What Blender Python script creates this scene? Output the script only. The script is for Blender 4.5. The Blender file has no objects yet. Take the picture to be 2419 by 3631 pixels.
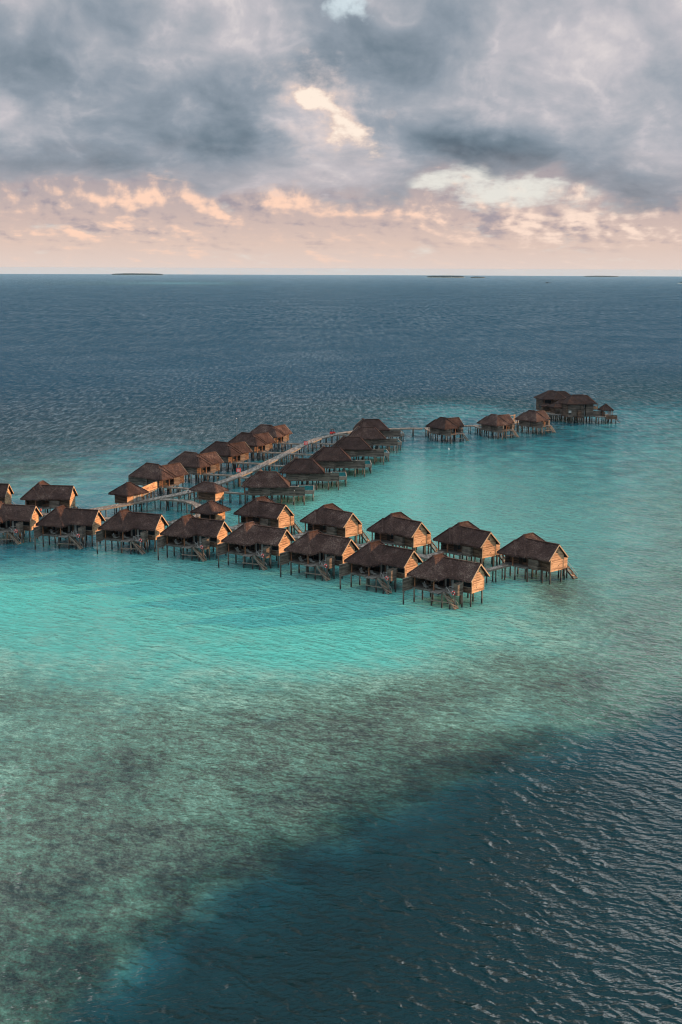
import bpy, math, random
from mathutils import Vector, Matrix
C = bpy.context.scene.collection
SC = bpy.context.scene
RAD = math.radians
random.seed(7)

# ------------------------------------------------------------------ camera
CAMH, EARTH = 70.0, 6.37e6
PITCH = RAD(10.6233)
ROLL = RAD(-0.22)
cam_d = bpy.data.cameras.new('camera')
cam = bpy.data.objects.new('camera', cam_d); C.objects.link(cam)
cam_d.sensor_fit = 'VERTICAL'; cam_d.sensor_height = 36.0; cam_d.lens = 45.607
cam_d.clip_start = 1.0; cam_d.clip_end = 120000.0
_up = Vector((0, math.sin(PITCH), math.cos(PITCH))); _X = Vector((1, 0, 0))
_r = _X*math.cos(ROLL) - _up*math.sin(ROLL); _u = _X*math.sin(ROLL) + _up*math.cos(ROLL)
_f = Vector((0, math.cos(PITCH), -math.sin(PITCH)))
_m = Matrix((_r, _u, -_f)).transposed().to_4x4(); _m.translation = Vector((0, 0, CAMH))
cam.matrix_world = _m
SC.camera = cam
SC.render.resolution_x = 682; SC.render.resolution_y = 1024

# ------------------------------------------------------------------ exposure
EXPO = 0.8
SC.view_settings.view_transform = 'Standard'; SC.view_settings.look = 'None'
SC.view_settings.exposure = EXPO; SC.view_settings.gamma = 1.0
SC.view_settings.use_curve_mapping = False

# ------------------------------------------------------------------ sun
SUN_EL, SUN_AZ = 10.0, 21.0        # azimuth measured from +X towards +Y
ld = bpy.data.lights.new('sun', 'SUN'); lo = bpy.data.objects.new('sun', ld); C.objects.link(lo)
ld.energy = 5.0; ld.angle = RAD(0.7); ld.color = (1.0, 0.56, 0.27)
sdir = Vector((math.cos(RAD(SUN_EL))*math.cos(RAD(SUN_AZ)), math.cos(RAD(SUN_EL))*math.sin(RAD(SUN_AZ)), math.sin(RAD(SUN_EL))))
lo.rotation_euler = sdir.to_track_quat('Z', 'Y').to_euler()
lo.location = (60, 300, 90)

# ------------------------------------------------------------------ node expressions
class X:
    """a float socket with operators"""
    nt = None
    def __init__(s, sock): s.k = sock
    @staticmethod
    def m(op, *a, clamp=False):
        n = X.nt.nodes.new('ShaderNodeMath'); n.operation = op; n.use_clamp = clamp
        for i, v in enumerate(a):
            if isinstance(v, X): X.nt.links.new(v.k, n.inputs[i])
            else: n.inputs[i].default_value = float(v)
        return X(n.outputs[0])
    def __add__(s, o): return X.m('ADD', s, o)
    __radd__ = __add__
    def __sub__(s, o): return X.m('SUBTRACT', s, o)
    def __rsub__(s, o): return X.m('SUBTRACT', o, s)
    def __mul__(s, o): return X.m('MULTIPLY', s, o)
    __rmul__ = __mul__
    def __truediv__(s, o): return X.m('DIVIDE', s, o)
    def __rtruediv__(s, o): return X.m('DIVIDE', o, s)
def smooth(x, a, b, lo=0.0, hi=1.0):
    n = X.nt.nodes.new('ShaderNodeMapRange'); n.interpolation_type = 'SMOOTHSTEP'
    X.nt.links.new(x.k, n.inputs[0])
    for i, v in enumerate((a, b, lo, hi)):
        if isinstance(v, X): X.nt.links.new(v.k, n.inputs[i+1])
        else: n.inputs[i+1].default_value = v
    return X(n.outputs[0])
def linmap(x, a, b, lo=0.0, hi=1.0):
    n = X.nt.nodes.new('ShaderNodeMapRange'); X.nt.links.new(x.k, n.inputs[0])
    for i, v in enumerate((a, b, lo, hi)): n.inputs[i+1].default_value = v
    return X(n.outputs[0])
def vec(x, y, z=0.0):
    n = X.nt.nodes.new('ShaderNodeCombineXYZ')
    for i, v in enumerate((x, y, z)):
        if isinstance(v, X): X.nt.links.new(v.k, n.inputs[i])
        else: n.inputs[i].default_value = v
    return n.outputs[0]
def noise(v, scale, detail=4.0, rough=0.55, out='Fac', distortion=0.0):
    n = X.nt.nodes.new('ShaderNodeTexNoise'); n.inputs['Scale'].default_value = scale
    n.inputs['Detail'].default_value = detail; n.inputs['Roughness'].default_value = rough
    n.inputs['Distortion'].default_value = distortion
    X.nt.links.new(v, n.inputs['Vector'])
    return X(n.outputs[0]) if out == 'Fac' else n.outputs[1]
def sep(v):
    n = X.nt.nodes.new('ShaderNodeSeparateXYZ'); X.nt.links.new(v, n.inputs[0])
    return [X(n.outputs[i]) for i in range(3)]
def gauss(x, y, cx, cy, sx, sy, rot=0.0):
    c, s = math.cos(RAD(rot)), math.sin(RAD(rot))
    dx, dy = x-cx, y-cy
    a = (dx*c + dy*s)*(1.0/sx); b = (dy*c - dx*s)*(1.0/sy)
    return X.m('EXPONENT', (a*a + b*b)*-1.0)
def s2l(c): return tuple((v/255/12.92 if v/255 <= 0.04045 else ((v/255+0.055)/1.055)**2.4) for v in c)
def ramp(x, stops, interp='LINEAR', raw=False, k=1.0):
    n = X.nt.nodes.new('ShaderNodeValToRGB'); n.color_ramp.interpolation = interp
    el = n.color_ramp.elements
    while len(el) < len(stops): el.new(0.5)
    for e, (p, c) in zip(el, stops):
        e.position = p
        c = c if raw else s2l(c)
        e.color = (c[0]*k, c[1]*k, c[2]*k, 1)
    X.nt.links.new(x.k, n.inputs[0])
    return n.outputs[0]
def mix(f, a, b, mode='MIX'):
    n = X.nt.nodes.new('ShaderNodeMix'); n.data_type = 'RGBA'; n.blend_type = mode
    if isinstance(f, X): X.nt.links.new(f.k, n.inputs[0])
    else: n.inputs[0].default_value = f
    for i, v in ((6, a), (7, b)):
        if isinstance(v, tuple): n.inputs[i].default_value = (*v[:3], 1)
        else: X.nt.links.new(v, n.inputs[i])
    return n.outputs[2]

# ------------------------------------------------------------------ world: Nishita air behind an evening cloud deck
W = bpy.data.worlds.new('World'); SC.world = W; W.use_nodes = True
X.nt = W.node_tree; W.node_tree.nodes.clear()
KE = 1.0/(2**EXPO)
def kc(r, g, b): return tuple(v*KE for v in s2l((r, g, b)))
tc = W.node_tree.nodes.new('ShaderNodeTexCoord')
dx, dy, dz = sep(tc.outputs['Generated'])
U = X.m('ARCTAN2', dx, dy)*(57.2958/1.92)                  # units of 1.92 degrees of azimuth
EL = X.m('ARCSINE', dz)*(57.2958/1.92) + 0.14
V = X.m('MAXIMUM', EL, 0.0)
# self-similar cloud coordinates: features shrink towards the horizon
q = V + 1.3
LQ = X.m('LOGARITHM', q, 2.718)
P1 = vec(U*0.30, LQ*2.3, 0.37); P1b = vec(U*0.30 + 0.045, LQ*2.3 + 0.05, 0.37)
P2 = vec(U*0.24, LQ*2.2, 4.1)
n1 = noise(P1, 2.1, 7, 0.52, distortion=0.25); n1b = noise(P1b, 2.1, 7, 0.52, distortion=0.25)
nf = noise(P1, 8.0, 6, 0.6)
nbig = noise(P2, 1.15, 3, 0.45)
wx, wy, wz = sep(noise(P1, 2.6, 6, 0.55, 'Color'))
relief = (n1 - n1b)*4.0
amp = linmap(V, 0.0, 5.0, 0.5, 2.0)
UW = U + (wx - 0.5)*amp*1.7; VW = V + (wy - 0.5)*amp*1.15
# low band: peach lit cumulus far away
WV = linmap(V, 0.0, 2.0, 3.6, 2.1)
fl = vec(U*0.9, V*WV, 2.2); flb = vec(U*0.9 + 0.13, V*WV + 0.10, 2.2)
m1 = noise(fl, 0.95, 7, 0.52); m1b = noise(flb, 0.95, 7, 0.52)
mf = noise(fl, 3.4, 6, 0.6)
clus = smooth(noise(vec(U*0.42, V*1.5, 6.0), 1.0, 3, 0.5), 0.40, 0.60)
rl2 = ((m1 - m1b)*5.2 + (mf-0.5)*0.45)*linmap(clus, 0.0, 1.0, 0.62, 1.15)
base = ramp(V*0.3, [(0, (222, 210, 204)), (0.05, (227, 208, 199)), (0.2, (223, 198, 186)), (0.36, (207, 185, 178)), (0.6, (178, 167, 170)), (1, (150, 152, 160))], k=KE)
lowamt = smooth(V, 0.3, 1.2)
hl = smooth(rl2 + (m1-0.5)*0.9 + (clus-0.5)*0.22 + gauss(UW, VW, -4.6, 1.62, 0.42, 0.36)*0.6 + gauss(UW, VW, -1.6, 1.5, 0.45, 0.26)*0.55
            + gauss(UW, VW, 0.75, 1.35, 0.8, 0.22)*0.45 + gauss(UW, VW, 5.2, 1.3, 0.4, 0.33, -40)*0.7 + gauss(UW, VW, 3.9, 1.2, 0.7, 0.2)*0.45
            + gauss(UW, VW, -6.3, 1.15, 0.6, 0.14)*0.4 + gauss(UW, VW, -4.9, 1.05, 1.3, 0.06)*0.45 + gauss(UW, VW, -0.1, 1.9, 0.3, 0.45)*0.4, 0.02, 0.88)
sh = smooth(rl2*-1.0 + (0.5-m1)*1.0, 0.05, 0.75)
low = mix(sh*lowamt*0.85, base, kc(158, 151, 161))
low = mix(hl*linmap(V, 0.15, 0.9, 0.3, 1.0), low, mix(smooth(U, 0.0, 5.0), kc(255, 214, 190), kc(252, 225, 208)))
# clear pale gap right of centre, just under the deck
gap = smooth(gauss(UW, VW, 2.4, 2.0, 1.25, 0.34, -10) + gauss(UW, VW, 4.3, 1.75, 1.3, 0.34)*0.85 + (nf-0.5)*0.9 + (m1-0.5)*-2.2 + (n1-0.5)*1.2, 0.22, 1.05)
sky = W.node_tree.nodes.new('ShaderNodeTexSky'); sky.sky_type = 'NISHITA'; sky.sun_disc = False
sky.sun_elevation = RAD(SUN_EL); sky.sun_rotation = RAD(90 - SUN_AZ); sky.air_density = 1.0; sky.dust_density = 1.5; sky.altitude = 60
air = mix(1.0, sky.outputs[0], (0.12, 0.12, 0.12), 'MULTIPLY')
gapc = mix(0.97, air, kc(236, 234, 226))
low = mix(gap*0.88, low, gapc)
# the grey deck; its lower edge follows the photograph
edge = ramp((U + 8.0)*(1/16.0), [(0, (.52,)*3), (0.12, (.50,)*3), (0.22, (.49,)*3), (0.38, (.42,)*3), (0.5, (.40,)*3), (0.585, (.42,)*3), (0.62, (.56,)*3), (0.80, (.55,)*3), (0.88, (.38,)*3), (1, (.34,)*3)], raw=True)
ex = sep(edge)[0]*4.0
wob = (n1 - 0.5)*1.5 + (nf-0.5)*0.25
M = smooth(V + wob - ex, -0.12, 0.34)
body = smooth(n1 + (nf-0.5)*0.22 + (nbig-0.5)*0.5, 0.43, 0.60)
nn = n1 + (nf-0.5)*0.22 + (nbig-0.5)*0.5
rim = smooth(nn, 0.385, 0.44)*smooth(nn, 0.52, 0.455)*smooth(relief, -0.15, 0.3)
t = 0.50 + rim*0.07 - (body-0.5)*0.20 + (nbig-0.5)*-1.1 + relief*0.27 + (nf-0.5)*0.17
t = t + gauss(UW, VW, -2.2, 3.0, 1.6, 0.55)*-0.24 + gauss(UW, VW, -6.6, 2.4, 1.6, 0.45)*-0.20 + gauss(UW, VW, -5.0, 4.0, 2.2, 0.6)*-0.12
t = t + gauss(UW, VW, 2.8, 2.75, 2.2, 0.55, -8)*-0.30 + gauss(UW, VW, 5.5, 2.1, 1.5, 0.4)*-0.10 + gauss(UW, VW, 1.4, 4.2, 1.6, 0.8, -35)*-0.14
t = t + gauss(UW, VW, -1.0, 3.6, 0.8, 1.0, 25)*0.42 + gauss(UW, VW, 0.1, 2.45, 1.3, 0.4)*0.20 + gauss(UW, VW, -2.9, 5.9, 0.8, 0.5)*0.2
t = t + gauss(UW, VW, 6.6, 5.4, 2.4, 1.2)*0.34 + gauss(UW, VW, -7.4, 3.4, 0.9, 0.35, -30)*0.25 + gauss(UW, VW, 3.3, 3.5, 2.0, 0.3, -8)*0.12
t = t + linmap(V, 4.2, 6.5, 0.0, 0.14) + linmap(V - ex, 0.0, 1.3, -0.04, 0.03)
t = t - smooth(X.m('ABSOLUTE', U), 8.2, 12.0)*0.30
t = linmap(t, -0.15, 1.15, 0.0, 1.0)
deck = ramp(t, [(0, (92, 107, 120)), (0.2, (118, 133, 146)), (0.4, (144, 155, 167)), (0.56, (167, 172, 181)), (0.76, (194, 191, 197)), (1.0, (228, 219, 218))], k=KE)
deck = mix(smooth(VW, 3.0, 1.8)*0.2, deck, kc(190, 168, 165))
col = mix(M, low, deck)
# warm opening in the middle of the deck and two blue-white windows at the top
opg = gauss(UW, VW, -0.05, 3.25, 1.15, 0.42, -36) + gauss(UW, VW, -0.62, 3.72, 0.32, 0.42)*0.7
op = smooth(opg + relief*0.12 + (nf-0.5)*1.5 + (n1-0.5)*0.5, 0.45, 0.95)
col = mix(smooth(gauss(UW, VW, -0.40, 3.55, 1.45, 0.85, -40) + relief*0.40 + (nf-0.5)*0.8, 0.22, 1.15)*0.85, col, kc(226, 208, 203))
col = mix(smooth(opg + relief*0.2 + (nf-0.5)*0.9, 0.25, 0.8)*0.6, col, kc(246, 216, 196))
col = mix(op, col, kc(255, 238, 222))
bw = smooth(gauss(UW, VW, 0.35, 5.95, 0.55, 0.6) + gauss(UW, VW, -3.1, 6.3, 0.45, 0.35) + gauss(UW, VW, 6.2, 6.2, 0.5, 0.3)*0.7 + (n1-0.5)*1.2 + (nf-0.5)*0.9, 0.35, 1.15)
gap2 = mix(0.97, air, kc(216, 230, 236))
col = mix(bw*0.9, col, gap2)
# above the frame the deck is set dark blue for sea reflections; overhead and behind, brightness added to light the scene
col = mix(smooth(V, 6.4, 8.6), col, mix(smooth(nbig, 0.35, 0.65), mix(1.0, air, (0.026, 0.085, 0.120)), mix(1.0, air, (0.065, 0.150, 0.200))))
sky_fill = smooth(dz - dy*0.22, 0.25, 0.82)
col = mix(sky_fill, col, mix(smooth(nbig, 0.35, 0.65), mix(0.97, air, (0.66, 0.85, 0.95)), mix(0.93, air, (0.98, 1.17, 1.28))))
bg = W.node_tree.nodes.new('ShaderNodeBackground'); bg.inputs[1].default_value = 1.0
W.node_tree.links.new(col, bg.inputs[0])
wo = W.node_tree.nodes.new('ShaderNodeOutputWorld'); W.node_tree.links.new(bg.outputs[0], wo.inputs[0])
W.cycles.sampling_method = 'MANUAL'; W.cycles.sample_map_resolution = 512

SC.cycles.max_bounces = 6; SC.cycles.diffuse_bounces = 2; SC.cycles.glossy_bounces = 3
SC.cycles.filter_width = 1.1
SC.cycles.sample_clamp_indirect = 3.0; SC.cycles.sample_clamp_direct = 4.0
# ------------------------------------------------------------------ materials
def material(name):
    m = bpy.data.materials.new(name); m.use_nodes = True; X.nt = m.node_tree
    p = m.node_tree.nodes['Principled BSDF']
    return m, p
def L_(a, b): X.nt.links.new(a, b)
def obj_co():
    n = X.nt.nodes.new('ShaderNodeTexCoord'); return n.outputs['Object']
def world_co():
    n = X.nt.nodes.new('ShaderNodeNewGeometry'); return n.outputs['Position']
def oi_random():
    n = X.nt.nodes.new('ShaderNodeObjectInfo'); return X(n.outputs['Random'])
def bump(h, strength, dist, target):
    b = X.nt.nodes.new('ShaderNodeBump'); b.inputs['Strength'].default_value = strength; b.inputs['Distance'].default_value = dist
    L_(h.k, b.inputs['Height']); L_(b.outputs[0], target)
    return b
def white(v, w=0.0):
    n = X.nt.nodes.new('ShaderNodeTexWhiteNoise'); n.noise_dimensions = '3D'; L_(v, n.inputs[0]); return X(n.outputs[0])

def make_thatch():
    m, p = material('thatch')
    x, y, z = sep(obj_co())
    wx_, wy_, wz_ = sep(world_co())
    streak = noise(vec(x*7.0, y*7.0, z*1.3), 1.0, 5, 0.65)
    fine = noise(vec(x*3.0, y*3.0, z*9.0), 1.0, 4, 0.7)
    patch = noise(vec(wx_, wy_, wz_), 0.35, 4, 0.6)
    patch2 = noise(vec(wx_, wy_, wz_), 1.6, 3, 0.6)
    cl = noise(vec(wx_, wy_, wz_*1.6), 2.4, 4, 0.7)
    f = (streak-0.5)*0.9 + (fine-0.5)*0.8 + (patch-0.5)*1.0 + (cl-0.5)*1.1 + 0.47 + (oi_random()-0.5)*0.22
    c = ramp(f, [(0, (.012, .007, .006)), (0.35, (.030, .0150, .0125)), (0.6, (.056, .029, .0235)), (0.85, (.115, .072, .058)), (1, (.25, .175, .145))], raw=True)
    c = mix(smooth(patch2, 0.60, 0.78)*0.35, c, (.13, .08, .06))
    L_(c, p.inputs['Base Color']); p.inputs['Roughness'].default_value = 0.95; p.inputs['Specular IOR Level'].default_value = 0.15
    bump(streak + fine*0.8, 0.9, 0.12, p.inputs['Normal'])
    return m
def make_planks(name, dark, mid, light, pitch=0.22, axis='z', warm=0.0, rough=0.75, stain=0.5):
    m, p = material(name)
    co = obj_co(); x, y, z = sep(co); a = {'z': z, 'x': x, 'y': y}[axis]
    k = a*(1.0/pitch)
    row = X.m('FLOOR', k); fr = X.m('FRACT', k)
    seg = X.m('FLOOR', (x + y)*0.31 + row*0.37)
    r1 = white(vec(row, seg, 3.0))
    if axis == 'z': gr = noise(vec(x*1.2, y*1.2, z*14.0), 1.0, 4, 0.6)
    elif axis == 'x': gr = noise(vec(x*14.0, y*1.2, z*2.0), 1.0, 4, 0.6)
    else: gr = noise(vec(x*1.2, y*14.0, z*2.0), 1.0, 4, 0.6)
    st = noise(world_co(), 0.55, 4, 0.6)
    f = (r1-0.5)*0.75 + (gr-0.5)*0.7 + (st-0.5)*stain*1.6 + 0.5 + (oi_random()-0.5)*0.15
    c = ramp(f, [(0.05, dark), (0.5, mid), (0.95, light)], raw=True)
    gapm = smooth(fr, 0.0, 0.09)*smooth(fr, 1.0, 0.93)
    c = mix(gapm, tuple(v*0.35 for v in dark), c)
    L_(c, p.inputs['Base Color']); p.inputs['Roughness'].default_value = rough; p.inputs['Specular IOR Level'].default_value = 0.25
    bump(gapm*1.0 + gr*0.25, 0.6, 0.03, p.inputs['Normal'])
    return m
def make_plain(name, c, rough=0.7, var=0.25, scale=2.0, metal=0.0, spec=0.3):
    m, p = material(name)
    n = noise(obj_co(), scale, 4, 0.6)
    cc = mix(smooth(n, 0.25, 0.75), tuple(v*(1-var) for v in c), tuple(min(1, v*(1+var)) for v in c))
    L_(cc, p.inputs['Base Color']); p.inputs['Roughness'].default_value = rough; p.inputs['Metallic'].default_value = metal
    p.inputs['Specular IOR Level'].default_value = spec
    return m
def make_pile():
    m, p = material('pile_wood')
    x, y, z = sep(world_co())
    g = noise(vec(x*6.0, y*6.0, z*0.9), 1.0, 4, 0.65)
    ob = oi_random()
    dry = ramp(g + (ob-0.5)*0.5, [(0.15, (.03, .022, .017)), (0.5, (.085, .062, .046)), (0.9, (.22, .17, .13))], raw=True)
    wet = smooth(z + (g-0.5)*0.7, 1.35, 0.75)
    c = mix(wet, dry, (.012, .011, .010))
    L_(c, p.inputs['Base Color']); p.inputs['Roughness'].default_value = 0.7
    bump(g, 0.6, 0.04, p.inputs['Normal'])
    return m
def make_sea():
    m, p = material('sea_water')
    x, y, z = sep(world_co())
    def attr(n):
        a = X.nt.nodes.new('ShaderNodeAttribute'); a.attribute_name = n; return X(a.outputs['Fac'])
    D0, R0 = attr('depth'), attr('reef')
    r = X.m('SQRT', x*x + y*y)
    pos = vec(x, y, 0.0)
    b1 = noise(pos, 0.022, 4, 0.55); b2 = noise(pos, 0.11, 5, 0.6); b3 = noise(vec(x*0.8, y*1.1, 0.0), 0.55, 4, 0.65); b4 = noise(vec(x*0.8, y*1.2, 3.0), 2.2, 4, 0.7)
    slope = smooth(D0, 0.30, 0.5)*smooth(D0, 1.0, 0.85)
    D = D0 + (b1-0.5)*0.16*smooth(D0, 1.02, 0.9) + (b2-0.5)*(slope*0.62 + 0.08) + (b3-0.5)*0.14*smooth(D0, 1.0, 0.9) + (b4-0.5)*0.12*smooth(D0, 1.0, 0.8)
    water = ramp(D, [(0.0, (.085, .46, .39)), (0.16, (.095, .365, .31)), (0.30, (.088, .270, .238)), (0.42, (.034, .165, .168)), (0.55, (.011, .095, .112)),
                     (0.70, (.0030, .038, .050)), (0.86, (.0008, .025, .031)), (1.0, (.0002, .0145, .0180))], raw=True)
    # coral heads, rubble and algae over the sand; thin cover also painted paler for sky sheen
    dirv = vec(x*0.9 + y*0.25, y*0.62, 0.0)
    c0 = noise(dirv, 3.2, 3, 0.7); c1 = noise(dirv, 1.0, 5, 0.68); c2 = noise(dirv, 0.32, 5, 0.62); c3 = noise(pos, 0.06, 4, 0.55)
    reefc = ramp((c0-0.5)*1.2 + (c1-0.5)*1.4 + (c2-0.5)*0.95 + (c3-0.5)*0.75 + (b1-0.5)*0.5 + 0.54 + (0.60-R0)*0.62,
                 [(0.02, (.030, .028, .024)), (0.25, (.085, .080, .066)), (0.45, (.125, .165, .122)), (0.65, (.15, .255, .195)), (0.9, (.29, .42, .335))], raw=True)
    deepen = ramp(D, [(0.2, (1, 1, 1)), (0.42, (.46, .56, .54)), (0.6, (.15, .23, .23)), (0.75, (.03, .12, .16)), (0.88, (.01, .05, .08))], raw=True)
    reefd = mix(1.0, reefc, deepen, 'MULTIPLY')
    ramt = smooth(R0 + (b2-0.5)*0.5 + (c2-0.5)*0.6 + (b1-0.5)*0.3, 0.02, 0.66)
    spots = smooth(noise(pos, 0.5, 3, 0.6) + R0*0.10, 0.70, 0.76)*smooth(D0, 0.75, 0.5)
    heads = smooth(noise(dirv, 0.75, 3, 0.5), 0.64, 0.70)*smooth(R0, 0.3, 0.8)*smooth(D0, 0.7, 0.5)
    col = mix(ramt*0.93, water, reefd)
    col = mix(X.m('MAXIMUM', spots*0.35, heads*0.55), col, (.030, .040, .034))
    fk = noise(vec(x*0.55 + y*0.1, y*1.25, 7.0), 1.1, 4, 0.6); fk2 = noise(vec(x*0.30 + y*0.08, y*0.55, 9.0), 1.0, 5, 0.65)
    wave_fleck = smooth(fk, 0.58, 0.74)*smooth(b2, 0.35, 0.6)
    col = mix(wave_fleck*0.45*smooth(D0, 0.9, 0.4), col, mix(1.0, col, (.35, .55, .55), 'MULTIPLY'))  # wave contrast painted into the water colour as darker flecks
    col = mix(smooth(fk2, 0.42, 0.70)*0.42, col, mix(1.0, col, (.42, .60, .62), 'MULTIPLY'))
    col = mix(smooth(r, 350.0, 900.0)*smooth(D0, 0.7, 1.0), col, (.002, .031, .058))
    L_(col, p.inputs['Base Color'])
    p.inputs['IOR'].default_value = 1.333
    p.inputs['Specular IOR Level'].default_value = 0.40
    p.inputs['Specular Tint'].default_value = (0.68, 0.93, 1.0, 1)
    # wind waves: several crossing trains of peaked crests with wandering phase, over a broadband sea
    gust = smooth(noise(vec(x*0.012, y*0.008, 0.0), 1.0, 4, 0.6), 0.3, 0.7, 0.6, 1.25)
    calm = smooth(D0, 0.8, 0.35, 1.0, 0.60)
    ph = noise(pos, 0.085, 3, 0.55); ph2 = noise(pos, 0.30, 3, 0.55); am = noise(pos, 0.16, 3, 0.6); am2 = noise(vec(x, y, 8.0), 0.33, 3, 0.6)
    def train(crest_deg, lam, slope, phase, amt, ampl, power):
        c, s_ = math.cos(RAD(crest_deg)), math.sin(RAD(crest_deg))
        u = (y*c - x*s_)*(2*math.pi/lam) + phase*amt
        w = X.m('POWER', X.m('SINE', u)*0.5 + 0.5, power)
        return w*(ampl*(slope*lam/math.pi))
    a1 = smooth(am, 0.34, 0.66, 0.15, 1.3); a2 = smooth(am2, 0.34, 0.66, 0.1, 1.3)
    chop = noise(vec(x*0.8 + y*0.35, y*1.5 - x*0.5, 3.0), 1.0, 4, 0.55)
    w3 = noise(vec(x*0.016, y*0.010, 5.0), 1.0, 9, 0.52)
    mid = smooth(r, 200.0, 900.0, 0.12, 1.0)
    h = train(-47, 3.6, 0.30, ph, 26.0, a1, 2.3) + train(-28, 1.9, 0.32, ph2, 13.0, a2, 2.2) + train(-62, 2.4, 0.24, ph2, 15.0, a1, 1.9) \
        + train(-10, 1.2, 0.22, ph2, 17.0, a2, 1.3) + train(-38, 8.0, 0.10, ph, 16.0, 1.0, 1.2) + chop*0.5 + w3*mid*11.0
    bump(h*gust*calm, 1.0, 1.0, p.inputs['Normal'])
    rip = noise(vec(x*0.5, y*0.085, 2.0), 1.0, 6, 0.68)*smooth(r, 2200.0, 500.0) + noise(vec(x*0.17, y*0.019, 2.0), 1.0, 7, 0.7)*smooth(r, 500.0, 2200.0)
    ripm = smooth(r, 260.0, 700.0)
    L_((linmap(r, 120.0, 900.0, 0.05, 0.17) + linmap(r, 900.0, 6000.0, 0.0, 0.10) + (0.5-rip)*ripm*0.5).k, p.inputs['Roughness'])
    # explicit water surface: Fresnel-weighted cool reflection over the light coming back out of the water
    nt = X.nt; nrm = p.inputs['Normal'].links[0].from_socket; rgh = p.inputs['Roughness'].links[0].from_socket
    dif = nt.nodes.new('ShaderNodeBsdfDiffuse'); L_(col, dif.inputs['Color'])
    gl = nt.nodes.new('ShaderNodeBsdfGlossy'); gl.inputs['Color'].default_value = (0.68, 0.86, 0.95, 1); L_(nrm, gl.inputs['Normal']); L_(rgh, gl.inputs['Roughness'])
    fr = nt.nodes.new('ShaderNodeFresnel'); fr.inputs['IOR'].default_value = 1.333; L_(nrm, fr.inputs['Normal'])
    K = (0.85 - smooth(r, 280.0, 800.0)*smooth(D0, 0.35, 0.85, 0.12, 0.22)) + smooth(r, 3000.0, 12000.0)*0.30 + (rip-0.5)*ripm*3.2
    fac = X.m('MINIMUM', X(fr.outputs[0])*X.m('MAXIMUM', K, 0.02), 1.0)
    mx = nt.nodes.new('ShaderNodeMixShader'); L_(fac.k, mx.inputs[0]); L_(dif.outputs[0], mx.inputs[1]); L_(gl.outputs[0], mx.inputs[2])
    out = [n for n in nt.nodes if n.type == 'OUTPUT_MATERIAL'][0]; L_(mx.outputs[0], out.inputs['Surface'])
    nt.nodes.remove(p)
    return m
MT = {
 'thatch': make_thatch(),
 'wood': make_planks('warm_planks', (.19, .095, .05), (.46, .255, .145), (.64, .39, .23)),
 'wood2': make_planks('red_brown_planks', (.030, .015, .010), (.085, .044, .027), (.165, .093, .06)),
 'grey': make_planks('weathered_planks', (.036, .026, .020), (.092, .066, .052), (.17, .126, .10), stain=0.7),
 'deck': make_planks('deck_boards', (.05, .04, .034), (.10, .083, .072), (.18, .152, .135), pitch=0.3, axis='x', stain=0.6),
 'walk': make_planks('walkway_boards', (.095, .068, .055), (.185, .14, .115), (.29, .23, .195), pitch=0.4, axis='x', stain=0.6),
 'beam': make_plain('bleached_beam', (.15, .12, .095), 0.8, 0.3, 1.5),
 'stair_wood': make_plain('stair_wood', (.30, .20, .14), 0.8, 0.25, 2.0),
 'bargeboard': make_plain('bargeboard_wood', (.36, .24, .15), 0.7, 0.2, 1.5),
 'post': make_plain('red_timber', (.20, .075, .035), 0.6, 0.25, 1.5),
 'pile': make_pile(),
 'glass': make_plain('dark_glass', (.008, .010, .012), 0.12, 0.2, 1.0, 0, 0.22),
 'dark': make_plain('painted_room_shade', (.03, .022, .018), 0.9, 0.3, 1.0),  # dark tone painted for the shade inside openings
 'curtain': make_plain('pale_curtain', (.20, .19, .175), 0.9, 0.1, 3.0),
 'white': make_plain('white_cloth', (.70, .68, .64), 0.9, 0.06, 3.0),
 'rail': make_plain('grey_metal', (.34, .33, .31), 0.5, 0.1, 3.0),
 'red': make_plain('red_paint', (.62, .03, .02), 0.5, 0.1, 3.0),
 'pool': make_plain('pool_water', (.010, .105, .115), 0.06, 0.2, 0.8, 0, 0.5),
 'rim': make_plain('pool_rim', (.19, .145, .115), 0.6, 0.2, 1.2),
 'skin': make_plain('skin', (.25, .13, .08), 0.6, 0.05),
 'cloth_dark': make_plain('dark_cloth', (.05, .06, .09), 0.9, 0.1),
 'sand': make_plain('island_sand', (.50, .45, .36), 0.95, 0.1, 0.01),
 'forest': make_plain('island_trees', (.012, .020, .014), 0.95, 0.5, 0.03),
 'black': make_plain('black_rubber', (.02, .02, .02), 0.8, 0.1),
 'hull': make_plain('ship_hull', (.10, .11, .12), 0.6, 0.2, 0.1),
 'sea': make_sea(),
}
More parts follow.
